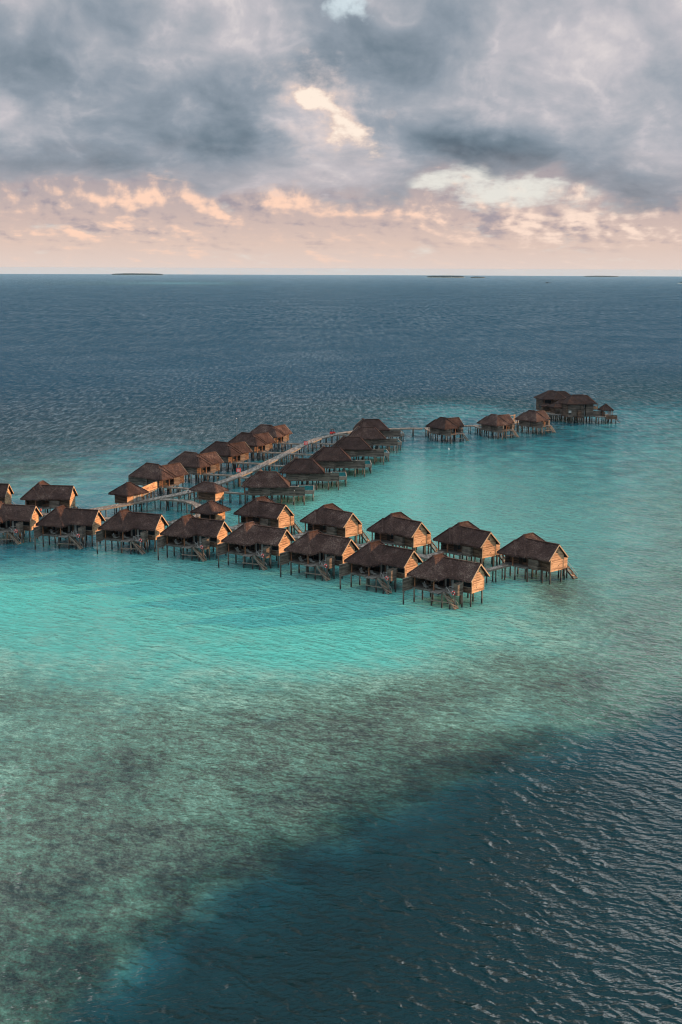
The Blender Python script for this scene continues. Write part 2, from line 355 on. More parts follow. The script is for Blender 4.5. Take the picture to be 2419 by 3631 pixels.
# ------------------------------------------------------------------ mesh helpers
class MB:
    """collects faces; build() links them as ONE mesh object.  mir: local y -> 4.6 - y (the mirrored villa plan)"""
    def __init__(s, mir=False): s.v = []; s.f = []; s.mir = mir; s.mi = []; s.cur = 0
    def face(s, pts):
        b = len(s.v)
        for q in pts: s.v.append((q[0], 4.6-q[1], q[2]) if s.mir else tuple(q))
        ix = list(range(b, b+len(pts)))
        s.f.append(ix[::-1] if s.mir else ix); s.mi.append(s.cur)
    def box(s, x0, x1, y0, y1, z0, z1):
        s.hexa([(x0,y0,z0),(x1,y0,z0),(x1,y1,z0),(x0,y1,z0)], [(x0,y0,z1),(x1,y0,z1),(x1,y1,z1),(x0,y1,z1)])
    def hexa(s, b, t):
        s.face(b[::-1]); s.face(t)
        n = len(b)
        for i in range(n): j = (i+1) % n; s.face([b[i], b[j], t[j], t[i]])
    def beam(s, a, b, w, h):
        a, b = Vector(a), Vector(b); d = (b-a).normalized()
        side = d.cross(Vector((0,0,1)))
        side = side.normalized() if side.length > 1e-3 else Vector((1,0,0))
        up = side.cross(d).normalized(); A, B = side*w/2, up*h/2
        s.hexa([a-A-B, a+A-B, a+A+B, a-A+B][::-1], [b-A-B, b+A-B, b+A+B, b-A+B][::-1])
    def cyl(s, x, y, z0, z1, r0, r1=None, n=8, x1=None, y1=None):
        r1 = r0 if r1 is None else r1; x1 = x if x1 is None else x1; y1 = y if y1 is None else y1
        b = [(x+r0*math.cos(2*math.pi*i/n), y+r0*math.sin(2*math.pi*i/n), z0) for i in range(n)]
        t = [(x1+r1*math.cos(2*math.pi*i/n), y1+r1*math.sin(2*math.pi*i/n), z1) for i in range(n)]
        s.hexa(b, t)
    def lathe(s, cx, cy, prof, n=12):
        for (r0, z0), (r1, z1) in zip(prof, prof[1:]):
            for i in range(n):
                a, b = 2*math.pi*i/n, 2*math.pi*(i+1)/n
                s.face([(cx+r0*math.cos(a), cy+r0*math.sin(a), z0), (cx+r0*math.cos(b), cy+r0*math.sin(b), z0),
                        (cx+r1*math.cos(b), cy+r1*math.sin(b), z1), (cx+r1*math.cos(a), cy+r1*math.sin(a), z1)])
    def torus(s, c, R, r, axis, n=14, k=6):
        c = Vector(c); a = Vector(axis).normalized(); u = a.orthogonal().normalized(); w = a.cross(u)
        P = lambda i, j: c + (u*math.cos(i)+w*math.sin(i))*(R+r*math.cos(j)) + a*r*math.sin(j)
        for i in range(n):
            for j in range(k):
                A, B = 2*math.pi*i/n, 2*math.pi*(i+1)/n; D, E_ = 2*math.pi*j/k, 2*math.pi*(j+1)/k
                s.face([P(A, D), P(B, D), P(B, E_), P(A, E_)])
    def build(s, name, mat, parent=None, smooth_=False, weld=False):
        me = bpy.data.meshes.new(name)
        me.from_pydata([tuple(q) for q in s.v], [], s.f)
        mats = mat if isinstance(mat, (list, tuple)) else [mat]
        for q in mats: me.materials.append(MT[q])
        if len(mats) > 1: me.polygons.foreach_set('material_index', s.mi)
        if smooth_: me.polygons.foreach_set('use_smooth', [True]*len(me.polygons))
        me.update()
        o = bpy.data.objects.new(name, me); C.objects.link(o)
        if parent: o.parent = parent
        return o

def hj(p, amp):      # position-hashed jitter so that shared edges stay closed
    n = math.sin(p[0]*12.9898 + p[1]*78.233 + p[2]*37.719)*43758.5453
    n -= math.floor(n); m = math.sin(p[0]*39.346 + p[1]*11.135 + p[2]*83.155)*24634.634; m -= math.floor(m)
    return (n-0.5)*amp, (m-0.5)*amp

def lump(p): return 0.05*math.sin(p[0]*1.9+p[1]*1.3)+0.04*math.sin(p[1]*2.7-p[0]*0.8+1.0)+0.03*math.sin(p[0]*4.3+p[1]*3.7)
def patch(mb, a, b, c, d, step=0.55, amp=0.06):
    """bilinear patch a-b (eave) to d-c (ridge), with the lumpiness of laid thatch"""
    a, b, c, d = map(Vector, (a, b, c, d))
    nu = max(1, int(math.ceil(max((b-a).length, (c-d).length)/step))); nv = max(1, int(math.ceil(max((d-a).length, (c-b).length)/step)))
    def P(i, j):
        u, v = i/nu, j/nv
        q = (a*(1-u)+b*u)*(1-v) + (d*(1-u)+c*u)*v
        q = Vector((round(q.x, 4), round(q.y, 4), round(q.z, 4)))
        j1, _ = hj((round(q.x, 2), round(q.y, 2), round(q.z, 2)), amp)
        w = min(1.0, v*4)*min(1.0, (1-v)*4)*0.7+0.3
        return Vector((q.x, q.y, q.z + (j1 + lump(q))*w))
    g = [[P(i, j) for j in range(nv+1)] for i in range(nu+1)]
    for i in range(nu):
        for j in range(nv):
            pts = [g[i][j], g[i+1][j], g[i+1][j+1], g[i][j+1]]
            k = []
            for q in pts:
                if not k or (q-k[-1]).length > 1e-4: k.append(q)
            if len(k) > 2 and (k[0]-k[-1]).length < 1e-4: k.pop()
            if len(k) > 2: mb.face(k)
def fringe(mb, a, b, out, depth=0.34, step=0.24):
    """ragged thatch ends hanging from the eave a-b"""
    a, b, out = Vector(a), Vector(b), Vector(out)
    n = max(1, int((b-a).length/step)); rnd = random.Random(int(a.x*31+a.y*17+b.x*7+1000))
    prev = None
    for i in range(n+1):
        q = a+(b-a)*(i/n)
        q = Vector((q.x, q.y, q.z+lump(q)*0.3+hj((round(q.x, 2), round(q.y, 2), round(q.z, 2)), 0.06)[0]*0.3 + 0.03))
        dn = q + out*rnd.uniform(0.02, 0.14) + Vector((0, 0, -depth*rnd.uniform(0.7, 1.25)))
        if prev:
            mb.face([prev[1], dn, q, prev[0]])
            mid = (prev[1]+dn)*0.5 + Vector((0, 0, -depth*rnd.uniform(0.15, 0.6))) + out*rnd.uniform(0, .06)
            mb.face([prev[1], mid, dn])
        prev = (q, dn)
def hip_roof(mb, x0, x1, y0, y1, ze, rise, axis, under=True, ends=(True, True), depth=0.34):
    """hipped block; ridge along axis; ends: hip at low / high end (False = left open, it runs into another roof)"""
    if axis == 'y':
        h = (x1-x0)/2; cx = (x0+x1)/2
        r0 = (cx, y0+(h if ends[0] else 0), ze+rise); r1 = (cx, y1-(h if ends[1] else 0), ze+rise)
        a, b, c, d = (x0,y0,ze), (x1,y0,ze), (x1,y1,ze), (x0,y1,ze)
        patch(mb, b, c, r1, r0); patch(mb, d, a, r0, r1)
        fringe(mb, b, c, (1,0,0), depth); fringe(mb, d, a, (-1,0,0), depth)
        if ends[0]: patch(mb, a, b, r0, r0); fringe(mb, a, b, (0,-1,0), depth)
        if ends[1]: patch(mb, c, d, r1, r1); fringe(mb, c, d, (0,1,0), depth)
    else:
        h = (y1-y0)/2; cy = (y0+y1)/2
        r0 = (x0+(h if ends[0] else 0), cy, ze+rise); r1 = (x1-(h if ends[1] else 0), cy, ze+rise)
        a, b, c, d = (x0,y0,ze), (x1,y0,ze), (x1,y1,ze), (x0,y1,ze)
        patch(mb, a, b, r1, r0); patch(mb, c, d, r0, r1)
        fringe(mb, a, b, (0,-1,0), depth); fringe(mb, c, d, (0,1,0), depth)
        if ends[0]: patch(mb, d, a, r0, r0); fringe(mb, d, a, (-1,0,0), depth)
        if ends[1]: patch(mb, b, c, r1, r1); fringe(mb, b, c, (1,0,0), depth)
    if under: mb.box(x0+.15, x1-.15, y0+.15, y1-.15, ze-.13, ze-.05)
    # hip rolls
    for k, (e, rr_) in enumerate(((a, r0), (b, r0 if axis == 'y' else r1), (c, r1), (d, r1 if axis == 'y' else r0))):
        lo_end = (axis == 'y' and k in (0, 1)) or (axis == 'x' and k in (0, 3))
        if ends[0 if lo_end else 1]: mb.beam(Vector(e)+Vector((0, 0, .0)), Vector(rr_)+Vector((0, 0, .03)), .42, .14)
    # ridge roll
    if (Vector(r1)-Vector(r0)).length > 0.2: mb.beam(Vector(r0)+Vector((0,0,.02)), Vector(r1)+Vector((0,0,.02)), .5, .2)

def tag(o, label=None, cat=None, group=None, kind=None):
    if label: o['label'] = label
    if cat: o['category'] = cat
    if group: o['group'] = group
    if kind: o['kind'] = kind
    return o
def empty(name, loc=(0,0,0), rz=0.0):
    o = bpy.data.objects.new(name, None); C.objects.link(o); o.location = loc; o.rotation_euler = (0,0,rz); o.empty_display_size = 0.5
    return o
KIDS = {}
def copy_tree(o, parent=None):
    c = o.copy(); C.objects.link(c)
    if parent: c.parent = parent
    for ch in [k for k in o.children]: copy_tree(ch, c)
    return c

# ------------------------------------------------------------------ the sea: one curved sheet to the real horizon, with a map of depth and painted villa shade
CTRL = [(0.51,[(-14.55,1,0),(14.47,1,0)]),(0.641,[(-14.56,1,0),(-10.96,0.75,0),(-7.27,0.5,0),(-5.02,0.6,0),(-3.14,1,0),(14.48,1,0)]),(0.79,[(-14.56,1,0),(14.49,1,0)]),(1.538,[(-14.59,1,0),(-0.11,1,0),(14.52,1,0)]),(3.421,[(-14.67,1,0),(-5.44,1,0),(4.09,1,0),(14.62,1,0)]),(5.319,[(-14.75,1,0),(-7.36,1,0),(0.29,1,0),(7.92,0.95,0),(11.65,0.8,0),(14.71,0.75,0)]),(6.082,[(-14.79,1,0),(-9.26,0.95,0),(-3.56,0.95,0),(1.25,0.75,0),(4.14,0.5,0),(5.67,0.5,0),(8.89,0.75,0),(12.6,0.55,0.1),(14.75,0.55,0.2)]),(7.229,[(-14.83,0.9,0),(-9.29,0.85,0),(-5.87,0.8,0),(-1.64,0.85,0),(3.19,0.65,0),(6.07,0.6,0),(9.86,0.6,0),(12.65,0.5,0.1),(14.8,0.5,0.3)]),(7.804,[(-14.86,0.8,0),(-11.18,0.7,0.1),(-7.79,0.55,0.1),(-4.34,0.75,0),(-0.67,0.7,0),(3.2,0.5,0),(7.99,0.5,0.05),(11.75,0.45,0.15),(14.83,0.45,0.3)]),(8.475,[(-14.89,0.6,0.6),(-12.69,0.6,0.6),(-10.08,0.45,0.2),(-5.51,0.7,0),(0.3,0.5,0),(3.21,0.35,0.05),(8.01,0.4,0.15),(11.78,0.45,0.2),(14.87,0.45,0.35)]),(9.339,[(-14.92,0.5,0.3),(-11.23,0.4,0.1),(-7.44,0.5,0),(-3.58,0.55,0),(-0.08,0.35,0),(3.22,0.25,0),(8.04,0.35,0.15),(11.82,0.4,0.2),(14.91,0.42,0.4)]),(10.3,[(-14.97,0.5,0.1),(-11.26,0.42,0),(-7.46,0.5,0),(-4.37,0.45,0),(-1.25,0.25,0),(2.26,0.2,0),(6.15,0.3,0.1),(9.97,0.35,0.2),(14.96,0.4,0.45)]),(11.645,[(-15.02,0.6,0),(-10.36,0.55,0),(-7.1,0.5,0),(-1.64,0.35,0),(2.28,0.22,0),(7.15,0.28,0.1),(10.97,0.35,0.25),(15.03,0.38,0.5)]),(12.259,[(-15.05,0.5,0),(-11.32,0.45,0),(-7.5,0.4,0),(-1.64,0.36,0),(2.28,0.3,0),(15.06,0.38,0.5)]),(12.797,[(-15.07,0.24,0),(-11.34,0.26,0),(-7.51,0.32,0),(-3.61,0.36,0),(1.31,0.38,0),(6.21,0.3,0.1),(9.11,0.38,0.2),(11.96,0.35,0.4),(15.08,0.38,0.55)]),(13.947,[(-15.12,0.05,0),(-11.38,0.12,0),(-7.53,0.15,0.05),(-3.62,0.2,0.05),(1.32,0.28,0.05),(4.27,0.25,0.1),(7.79,0.25,0.1),(9.72,0.35,0.8),(12.01,0.35,0.45),(15.14,0.38,0.6)]),(14.904,[(-15.17,0.1,0),(-11.41,0.14,0.05),(-7.55,0.15,0.1),(-1.65,0.18,0.1),(3.3,0.2,0.1),(6.26,0.2,0.15),(10.14,0.3,0.45),(12.99,0.33,0.6),(15.19,0.35,0.6)]),(16.048,[(-15.22,0.18,0.15),(-11.45,0.16,0.15),(-7.58,0.14,0.15),(-1.65,0.12,0.1),(2.33,0.12,0.05),(6.29,0.18,0.25),(9.22,0.25,0.4),(12.1,0.3,0.55),(15.25,0.32,0.6)]),(17.188,[(-15.27,0.28,0.5),(-12.44,0.22,0.3),(-7.6,0.18,0.25),(-2.65,0.13,0.1),(1.34,0.12,0.1),(4.33,0.2,0.4),(8.28,0.3,0.65),(12.15,0.32,0.6),(15.31,0.36,0.7)]),(18.324,[(-15.32,0.3,0.6),(-13.44,0.3,0.55),(-9.59,0.22,0.4),(-5.65,0.22,0.45),(-1.65,0.25,0.5),(2.36,0.28,0.65),(6.34,0.3,0.6),(10.27,0.32,0.7),(13.15,0.4,0.7),(15.37,0.6,0.6)]),(19.453,[(-15.37,0.28,0.55),(-11.57,0.28,0.6),(-7.65,0.28,0.65),(-3.66,0.25,0.6),(0.36,0.3,0.7),(4.38,0.28,0.65),(8.35,0.3,0.45),(11.28,0.42,0.6),(13.21,0.6,0.6),(15.44,0.85,0.2)]),(20.575,[(-15.43,0.28,0.6),(-11.61,0.32,0.7),(-7.68,0.28,0.7),(-3.67,0.28,0.7),(0.36,0.32,0.8),(4.4,0.34,0.8),(7.4,0.48,0.85),(10.36,0.72,0.4),(13.26,0.88,0.1),(15.5,0.95,0)]),(21.689,[(-15.48,0.25,0.6),(-11.65,0.32,0.85),(-9.69,0.36,1),(-6.7,0.3,0.7),(-3.68,0.3,0.75),(0.37,0.35,0.9),(3.41,0.45,0.9),(6.03,0.6,0.8),(8.43,0.8,0.3),(12.35,1,0)]),(22.795,[(-15.53,0.28,0.7),(-12.66,0.3,0.8),(-9.72,0.36,0.9),(-6.72,0.28,0.65),(-3.29,0.34,0.8),(-0.44,0.4,0.95),(2.01,0.52,0.9),(4.04,0.7,0.6),(6.46,0.88,0),(10.44,1,0)]),(24.256,[(-15.61,0.3,0.75),(-11.74,0.33,0.85),(-7.76,0.32,0.8),(-4.73,0.38,0.85),(-1.66,0.48,0.9),(0.38,0.66,0.7),(2.43,0.82,0.2),(6.5,0.97,0),(15.71,1,0)]),(25.698,[(-15.68,0.32,0.85),(-12.78,0.38,1),(-9.81,0.34,0.85),(-6.78,0.42,0.9),(-4.13,0.58,0.85),(-2.08,0.76,0.4),(1.42,0.92,0),(8.56,1,0)]),(27.122,[(-15.75,0.36,0.9),(-12.84,0.42,0.9),(-9.85,0.42,0.9),(-7.42,0.56,0.9),(-6.61,0.56,0.5),(-4.56,0.8,0.2),(-0.63,0.95,0),(4.53,1,0)]),(28.525,[(-15.83,0.38,0.9),(-12.9,0.48,0.9),(-10.7,0.56,0.8),(-8.88,0.72,0.5),(-5.81,0.86,0.3),(-1.67,1,0)]),(29.562,[(-15.88,0.4,0.9),(-13.93,0.45,0.8),(-11.95,0.62,0.8),(-10.44,0.54,0.4),(-9.73,0.56,0.35),(-8.71,0.66,0),(-6.86,0.88,0),(-1.67,1,0)]),(30.757,[(-15.95,0.45,0.85),(-14.19,0.55,0.8),(-12.2,0.78,0.5),(-9.97,0.76,0.2),(-7.92,0.92,0),(-1.68,1,0)]),(32.1,[(-16.03,0.55,0.85),(-14.45,0.62,0.6),(-13.06,0.74,0.3),(-10.84,0.92,0),(-5.88,1,0),(16.19,1,0)])]
def sea_z(x, y): return -(x*x+y*y)/(2*EARTH)
def build_sea():
    import numpy as np
    ang = [-180 + 6*i for i in range(25)] + [-36 + 2*i for i in range(8)] + [-20 + 0.4*i for i in range(101)] + [22 + 2*i for i in range(8)] + [36 + 6*(i+1) for i in range(23)]
    ang = sorted(set(round(a, 3) for a in ang if a < 180))
    rad = [1.0]; 
    while rad[-1] < 90: rad.append(rad[-1]*1.25)
    while rad[-1] < 1200: rad.append(rad[-1]*1.013)
    while rad[-1] < 34000: rad.append(rad[-1]*1.03)
    A = np.radians(np.array(ang)); Rr = np.array(rad)
    xs = np.outer(Rr, np.sin(A)).ravel(); ys = np.outer(Rr, np.cos(A)).ravel(); zs = -(xs**2+ys**2)/(2*EARTH)
    n = len(A); k = len(Rr)
    # depth and reef cover set on bearing / dip lines from the camera, interpolated; front villas' shade and reflection painted in as depth
    vu = np.degrees(np.arctan2(xs, ys)); vd = np.degrees(np.arctan2(CAMH - zs, np.hypot(xs, ys)))
    dips = np.array([c[0] for c in CTRL])
    grid = [(np.interp(vu, [p[0] for p in c[1]], [p[1] for p in c[1]]), np.interp(vu, [p[0] for p in c[1]], [p[2] for p in c[1]])) for c in CTRL]
    ix = np.clip(np.searchsorted(dips, vd) - 1, 0, len(dips)-2); f = np.clip((vd - dips[ix])/(dips[ix+1]-dips[ix]), 0, 1)
    gD = np.array([a[0] for a in grid]); gR = np.array([a[1] for a in grid]); ar = np.arange(len(xs))
    D = gD[ix, ar]*(1-f) + gD[ix+1, ar]*f; Rf = gR[ix, ar]*(1-f) + gR[ix+1, ar]*f
    far = np.abs(vu) > 60; D[far] = 1.0; Rf[far] = 0.0
    fac = []
    for i in range(k-1):
        for j in range(n):
            j2 = (j+1) % n
            fac.append((i*n+j, (i+1)*n+j, (i+1)*n+j2, i*n+j2))
    c = len(xs); V_ = list(zip(xs.tolist(), ys.tolist(), zs.tolist())) + [(0.0, 0.0, 0.0)]
    for j in range(n): fac.append((c, j, (j+1) % n))
    me = bpy.data.meshes.new('sea'); me.from_pydata(V_, [], [f[::-1] for f in fac])
    for nm, arr in (('depth', D), ('reef', Rf)):
        a = me.attributes.new(nm, 'FLOAT', 'POINT'); a.data.foreach_set('value', np.append(arr, 1.0).astype('f'))
    me.materials.append(MT['sea']); me.update()
    me.polygons.foreach_set('use_smooth', [True]*len(me.polygons))
    o = bpy.data.objects.new('sea', me); C.objects.link(o); tag(o, kind='structure')
    if me.polygons[0].normal.z < 0: me.flip_normals()
build_sea()
# ------------------------------------------------------------------ overwater villa
# plan (metres, local): wing gable wall at x=0, y 0..4.6; main hipped block x -13.5..-5.6; sea side -y, entry side +y
F0 = 3.3; EV = 5.9
def box_part(name, mat, parent, mir, *boxes):
    mb = MB(mir)
    for b in boxes: mb.box(*b)
    return mb.build(name, mat, parent)
def box_parts(name, mat, parent, mir, *boxes):      # every piece its own mesh
    return [box_part(name, mat, parent, mir, b) for b in boxes]
def make_villa(name, mir=False, y0=-4.8, screen_y=-7.7, bath_y=(-3.2, -1.2), bath_x=(-2.4, -1.35), stair=(-4.6, -1.4, -4.05, -2.75), plat=True, pool=False, piles=()):
    t = empty(name)
    yf = y0+0.5
    # roof: hipped main block, gabled wing, little hipped porch on the entry side
    mb = MB(mir)
    hip_roof(mb, -13.5, -5.6, y0, 6.6, EV, 3.9, 'y')
    g0, g1, zc = (-9.2, 2.42, 9.05), (0.55, 2.42, 9.05), EV
    patch(mb, (-6.5, -0.95, zc), (0.55, -0.95, zc), g1, g0); patch(mb, (0.55, 5.8, zc), (-6.5, 5.8, zc), g0, g1)
    fringe(mb, (-6.3, -0.95, zc), (0.55, -0.95, zc), (0,-1,0)); fringe(mb, (0.55, 5.8, zc), (-6.3, 5.8, zc), (0,1,0))
    for ya, yb in ((-0.95, 2.42), (5.8, 2.42)):      # soffits of the wing
        pts = [(-5.8, ya, zc-.12), (.5, ya, zc-.12), (.5, yb, 8.88), (-5.8, yb, 8.88)]
        mb.face(pts if ya < 0 else pts[::-1])
    mb.beam((-9.0, 2.42, 9.08), (0.5, 2.42, 9.08), .45, .2)
    hip_roof(mb, -13.35, -7.75, 3.4, 7.5, EV+.02, 2.75, 'y', ends=(False, True))
    roof = mb.build('roof', 'thatch', t)
    # barge boards on the gable
    mb = MB(mir)
    mb.beam((.58, -1.05, zc-.18), (.58, 2.42, 8.96), .07, .26); mb.beam((.58, 5.9, zc-.18), (.58, 2.42, 8.96), .07, .26)
    mb.build('bargeboard', 'bargeboard', roof)
    # walls
    mb = MB(mir)
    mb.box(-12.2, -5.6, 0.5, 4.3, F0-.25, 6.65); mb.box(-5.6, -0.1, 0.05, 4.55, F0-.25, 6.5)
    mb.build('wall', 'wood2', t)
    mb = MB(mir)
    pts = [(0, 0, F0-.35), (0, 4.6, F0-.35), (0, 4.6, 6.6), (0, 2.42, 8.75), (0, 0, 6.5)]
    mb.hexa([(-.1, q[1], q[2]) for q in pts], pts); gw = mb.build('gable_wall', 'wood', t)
    box_parts('corner_trim', 'bargeboard', gw, mir, (.0, .035, -.04, .1, F0-.35, 6.3), (.0, .035, 4.5, 4.64, F0-.35, 6.3))
    box_parts('vent', 'dark', gw, mir, (.0, .02, 2.0, 2.35, 7.1, 7.35), (.0, .02, 2.5, 2.85, 7.1, 7.35), (.0, .02, 1.55, 1.9, 3.95, 4.1))
    # decks and joists
    box_part('deck', 'deck', t, mir, (-12.35, -5.3, yf, 0.45, F0-.22, F0), (-5.3, -2.45, -3.7, 0.0, F0-.22, F0-.002), (-12.35, -5.3, 4.35, 6.9, F0-.22, F0))
    mb = MB(mir)
    for yy in (yf+.3, -1.6, 1.2, 3.6): mb.box(-12.3, -5.2, yy, yy+.22, F0-.5, F0-.22)
    for yy in (.4, 4.1): mb.box(-5.2, -.15, yy, yy+.2, F0-.5, F0-.25)
    mb.build('floor_beam', 'beam', t)
    # sliding glass doors behind the verandah, with curtains
    gd = box_part('glass_door', 'glass', t, mir, (-11.6, -6.0, .42, .47, F0+.05, 5.7))
    box_parts('door_frame', 'wood2', gd, mir, *[(x, x+.12, .38, .44, F0, 5.75) for x in (-11.7, -10.3, -8.9, -7.5, -6.0)])
    box_parts('curtain', 'curtain', gd, mir, (-10.9, -10.5, .35, .39, F0+.1, 5.6), (-7.2, -6.75, .35, .39, F0+.1, 5.6))
    gd = box_part('glass_door', 'glass', t, mir, (-5.4, -2.6, .0, .04, F0+.05, 5.7))
    box_parts('curtain', 'curtain', gd, mir, (-5.15, -4.6, -.05, -.01, F0+.1, 5.6))
    w = box_part('window', 'glass', t, mir, (-2.0, -.25, .0, .04, F0+.95, 5.75))
    box_part('window_sill', 'beam', w, mir, (-2.1, -.15, -.1, .03, F0+.85, F0+.95))
    box_part('low_wall', 'wood2', t, mir, (-2.1, -.02, -.06, .045, F0-.3, F0+.85))
    d = box_part('entry_door', 'dark', t, mir, (-9.3, -8.3, 4.3, 4.35, F0, F0+2.1))
    box_part('window', 'glass', t, mir, (-8.1, -7.2, 4.3, 4.34, F0+.6, F0+2.0))
    # posts of verandah and porch
    for x, y in ((-11.9, yf+.25), (-6.9, yf+.25), (-12.1, 6.75), (-9.2, 6.75)): box_part('post', 'post', t, mir, (x-.11, x+.11, y-.11, y+.11, F0, EV-.05))
    # long plank screens and boxes
    mb = MB(mir)
    mb.box(-12.42, -12.3, screen_y, .5, F0-.3, F0+2.25); mb.box(-12.42, -12.3, .5, 5.6, F0-.3, F0+2.9)
    ps = mb.build('privacy_screen', 'grey', t)
    box_part('cap_rail', 'beam', ps, mir, (-12.46, -12.26, screen_y-.04, -4.9 if y0 > -5 else -6.8, F0+2.25, F0+2.32)); box_part('base_rail', 'beam', ps, mir, (-12.5, -12.2, screen_y, yf, F0-.42, F0-.3))
    box_part('side_panel', 'grey', t, mir, (-12.95, -12.42, -.9, .9, F0-.35, F0+2.5))
    b0, b1 = bath_y
    mb = MB(mir)
    mb.box(bath_x[0], bath_x[1], b0, b0+.08, F0-.5, F0+2.1); mb.box(bath_x[1]-.08, bath_x[1], b0+.08, b1, F0-.5, F0+2.1)
    mb.box(bath_x[0], bath_x[0]+.08, b0+.08, b1, F0-.5, F0+2.1); mb.box(bath_x[0]+.08, bath_x[1]-.08, b1-.08, b1, F0-.5, F0+2.1)
    mb.box(bath_x[0]+.08, bath_x[1]-.08, b0+.08, b1-.08, F0-.5, F0-.3); mb.build('shower_screen', 'grey' if not mir else 'wood', t)
    mb = MB(mir)
    mb.box(-5.7, -2.9, 5.45, 5.53, F0-.35, F0+1.95); mb.box(-5.7, -5.62, 4.55, 5.45, F0-.35, F0+1.95); mb.box(-2.98, -2.9, 4.55, 5.45, F0-.35, F0+1.95); mb.box(-5.62, -2.98, 4.56, 5.45, F0-.35, F0-.2)
    mb.build('service_screen', 'grey', t)
    # stairs to the sea
    if stair:
        xt, xb, ya, yb = stair
        mb = MB(mir); n = 13
        for i in range(n):
            f = (i+.5)/n; x = xt+(xb-xt)*f; z = F0+(0.1-F0)*f
            mb.box(x-.13, x+.13, ya+.06, yb-.06, z-.03, z+.03)
        st = mb.build('stair', 'stair_wood' if not mir else 'wood', t)
        mb = MB(mir)
        for y in (ya, yb): mb.beam((xt, y, F0-.12), (xb, y, -.05), .08, .34)
        mb.build('stringer', 'beam' if not mir else 'wood2', st)
        mb = MB(mir); yr = yb if not mir else ya
        mb.beam((xt, yr, F0+.95), (xb-.1, yr, 1.1), .05, .06)
        for i in range(6):
            f = i/5.0; x = xt+(xb-.1-xt)*f; z = F0+.95+(1.1-F0-.95)*f; mb.box(x-.02, x+.02, yr-.02, yr+.02, z-1.0, z)
        mb.build('handrail', 'rail', st)
        if plat:
            mb = MB(mir); mb.box(-7.0, xt+.05, yf-1.15, yf, F0-.2, F0-.03); mb.box(-5.3, xt+.05, yf, -3.7, F0-.2, F0-.004); mb.build('landing', 'deck', t)
            mb = MB(mir)
            mb.box(-4.3, -4.26, -2.2, -2.16, F0, F0+.95); mb.box(-2.7, -2.66, -2.2, -2.16, F0, F0+.95); mb.box(-3.5, -3.46, -2.2, -2.16, F0, F0+.95); mb.box(-4.3, -2.66, -2.2, -2.16, F0+.95, F0+1.0); mb.box(-4.3, -2.66, -2.2, -2.16, F0+.5, F0+.53)
            mb.build('railing', 'rail', t)
        else:
            mb = MB(mir); mb.box(-5.3, xt+.05, ya-.1, yb+.1, F0-.22, F0-.004); mb.build('landing', 'deck', t)
        mb = MB(mir); mb.beam((-7.2, yf-.6, 1.35), (-2.9, (ya+yb)/2-.9, 1.35), .16, .2); mb.build('brace', 'beam', t)
    if pool:
        mb = MB(mir); x0, x1, ya, yb = -5.4, 4.6, -14.2, -9.0
        mb.box(x0, x1, ya, ya+.3, 2.2, 3.35); mb.box(x0, x1, yb-.3, yb, 2.2, 3.35); mb.box(x0, x0+.3, ya+.3, yb-.3, 2.2, 3.35); mb.box(x1-.3, x1, ya+.3, yb-.3, 2.2, 3.35); mb.box(x0+.3, x1-.3, ya+.3, yb-.3, 2.2, 2.5)
        pl = mb.build('pool', 'rim', t)
        box_part('pool_water', 'pool', pl, mir, (x0+.3, x1-.3, ya+.3, yb-.3, 2.5, 3.22))
        box_part('sun_deck', 'deck', t, mir, (-12.2, -5.4, -11.2, yf, F0-.22, F0-.003), (-5.4, 3.0, -8.98, -1.0, F0-.22, F0-.006))
    # piles
    rnd = random.Random(5)
    for x, y, *top in piles:
        mb = MB(mir); mb.cyl(x+rnd.uniform(-.06, .06), y, -1.6, top[0] if top else F0-.22, .19, .17, 8, x, y)
        mb.build('pile', 'pile', t)
    return t

PILES = [(-12.3, -7.45), (-11.9, -4.2), (-11.7, -1.5), (-11.8, 1.6), (-11.8, 4.4), (-11.5, 6.6), (-7.2, -4.3), (-8.9, -1.6), (-7.6, 1.6), (-7.4, 4.3), (-8.6, 6.6), (-5.4, -1.0), (-5.2, 6.3),
         (-2.2, -3.0), (-1.5, -1.3), (-4.4, 2.2), (-3.2, 0.6), (-.35, .25), (-2.5, 4.3), (-.3, 4.3), (-4.6, -4.3), (-2.6, -4.2, 1.3)]
PILES_B = [p for p in PILES if p[0] not in (-2.2, -4.6, -2.6)] + [(-3.4, -4.6), (-1.7, -3.7), (-1.2, -2.2), (-1.0, -4.9, 1.6), (-3.0, -2.4)]
PILES_P = [p for p in PILES if p[:2] != (-12.3, -7.45)] + [(-12.3, -11.2), (-12.2, -8.0), (-7.2, -6.2), (-4.8, -9.3), (-4.8, -13.8, 2.2), (0, -9.3), (0, -13.8, 2.2), (4.2, -13.8, 2.2), (4.2, -9.3), (-7.0, -10.8), (-1.0, -5.0)]
def rot(v, a): c, s = math.cos(RAD(a)), math.sin(RAD(a)); return (v[0]*c - v[1]*s, v[0]*s + v[1]*c)
def loc2w(o, p):
    x, y = p[0], p[1]
    if o.get('_m'): y = 4.6-y
    r_ = rot((x, y), math.degrees(o.rotation_euler.z)); return (o.location.x+r_[0], o.location.y+r_[1])
ORD = ['first', 'second', 'third', 'fourth', 'fifth', 'sixth', 'seventh', 'eighth']

VILLAS = {}
def place(proto, first, loc, yaw, label, group, key, mir):
    o = proto if first else copy_tree(proto)
    o.location = (loc[0], loc[1], 0); o.rotation_euler = (0, 0, RAD(yaw)); tag(o, label, 'villa', group); VILLAS[key] = (o, mir, loc, yaw)
def w_of(key, p):
    o, mir, loc, yaw = VILLAS[key]; y = 4.6-p[1] if mir else p[1]
    r_ = rot((p[0], y), yaw); return (loc[0]+r_[0], loc[1]+r_[1])

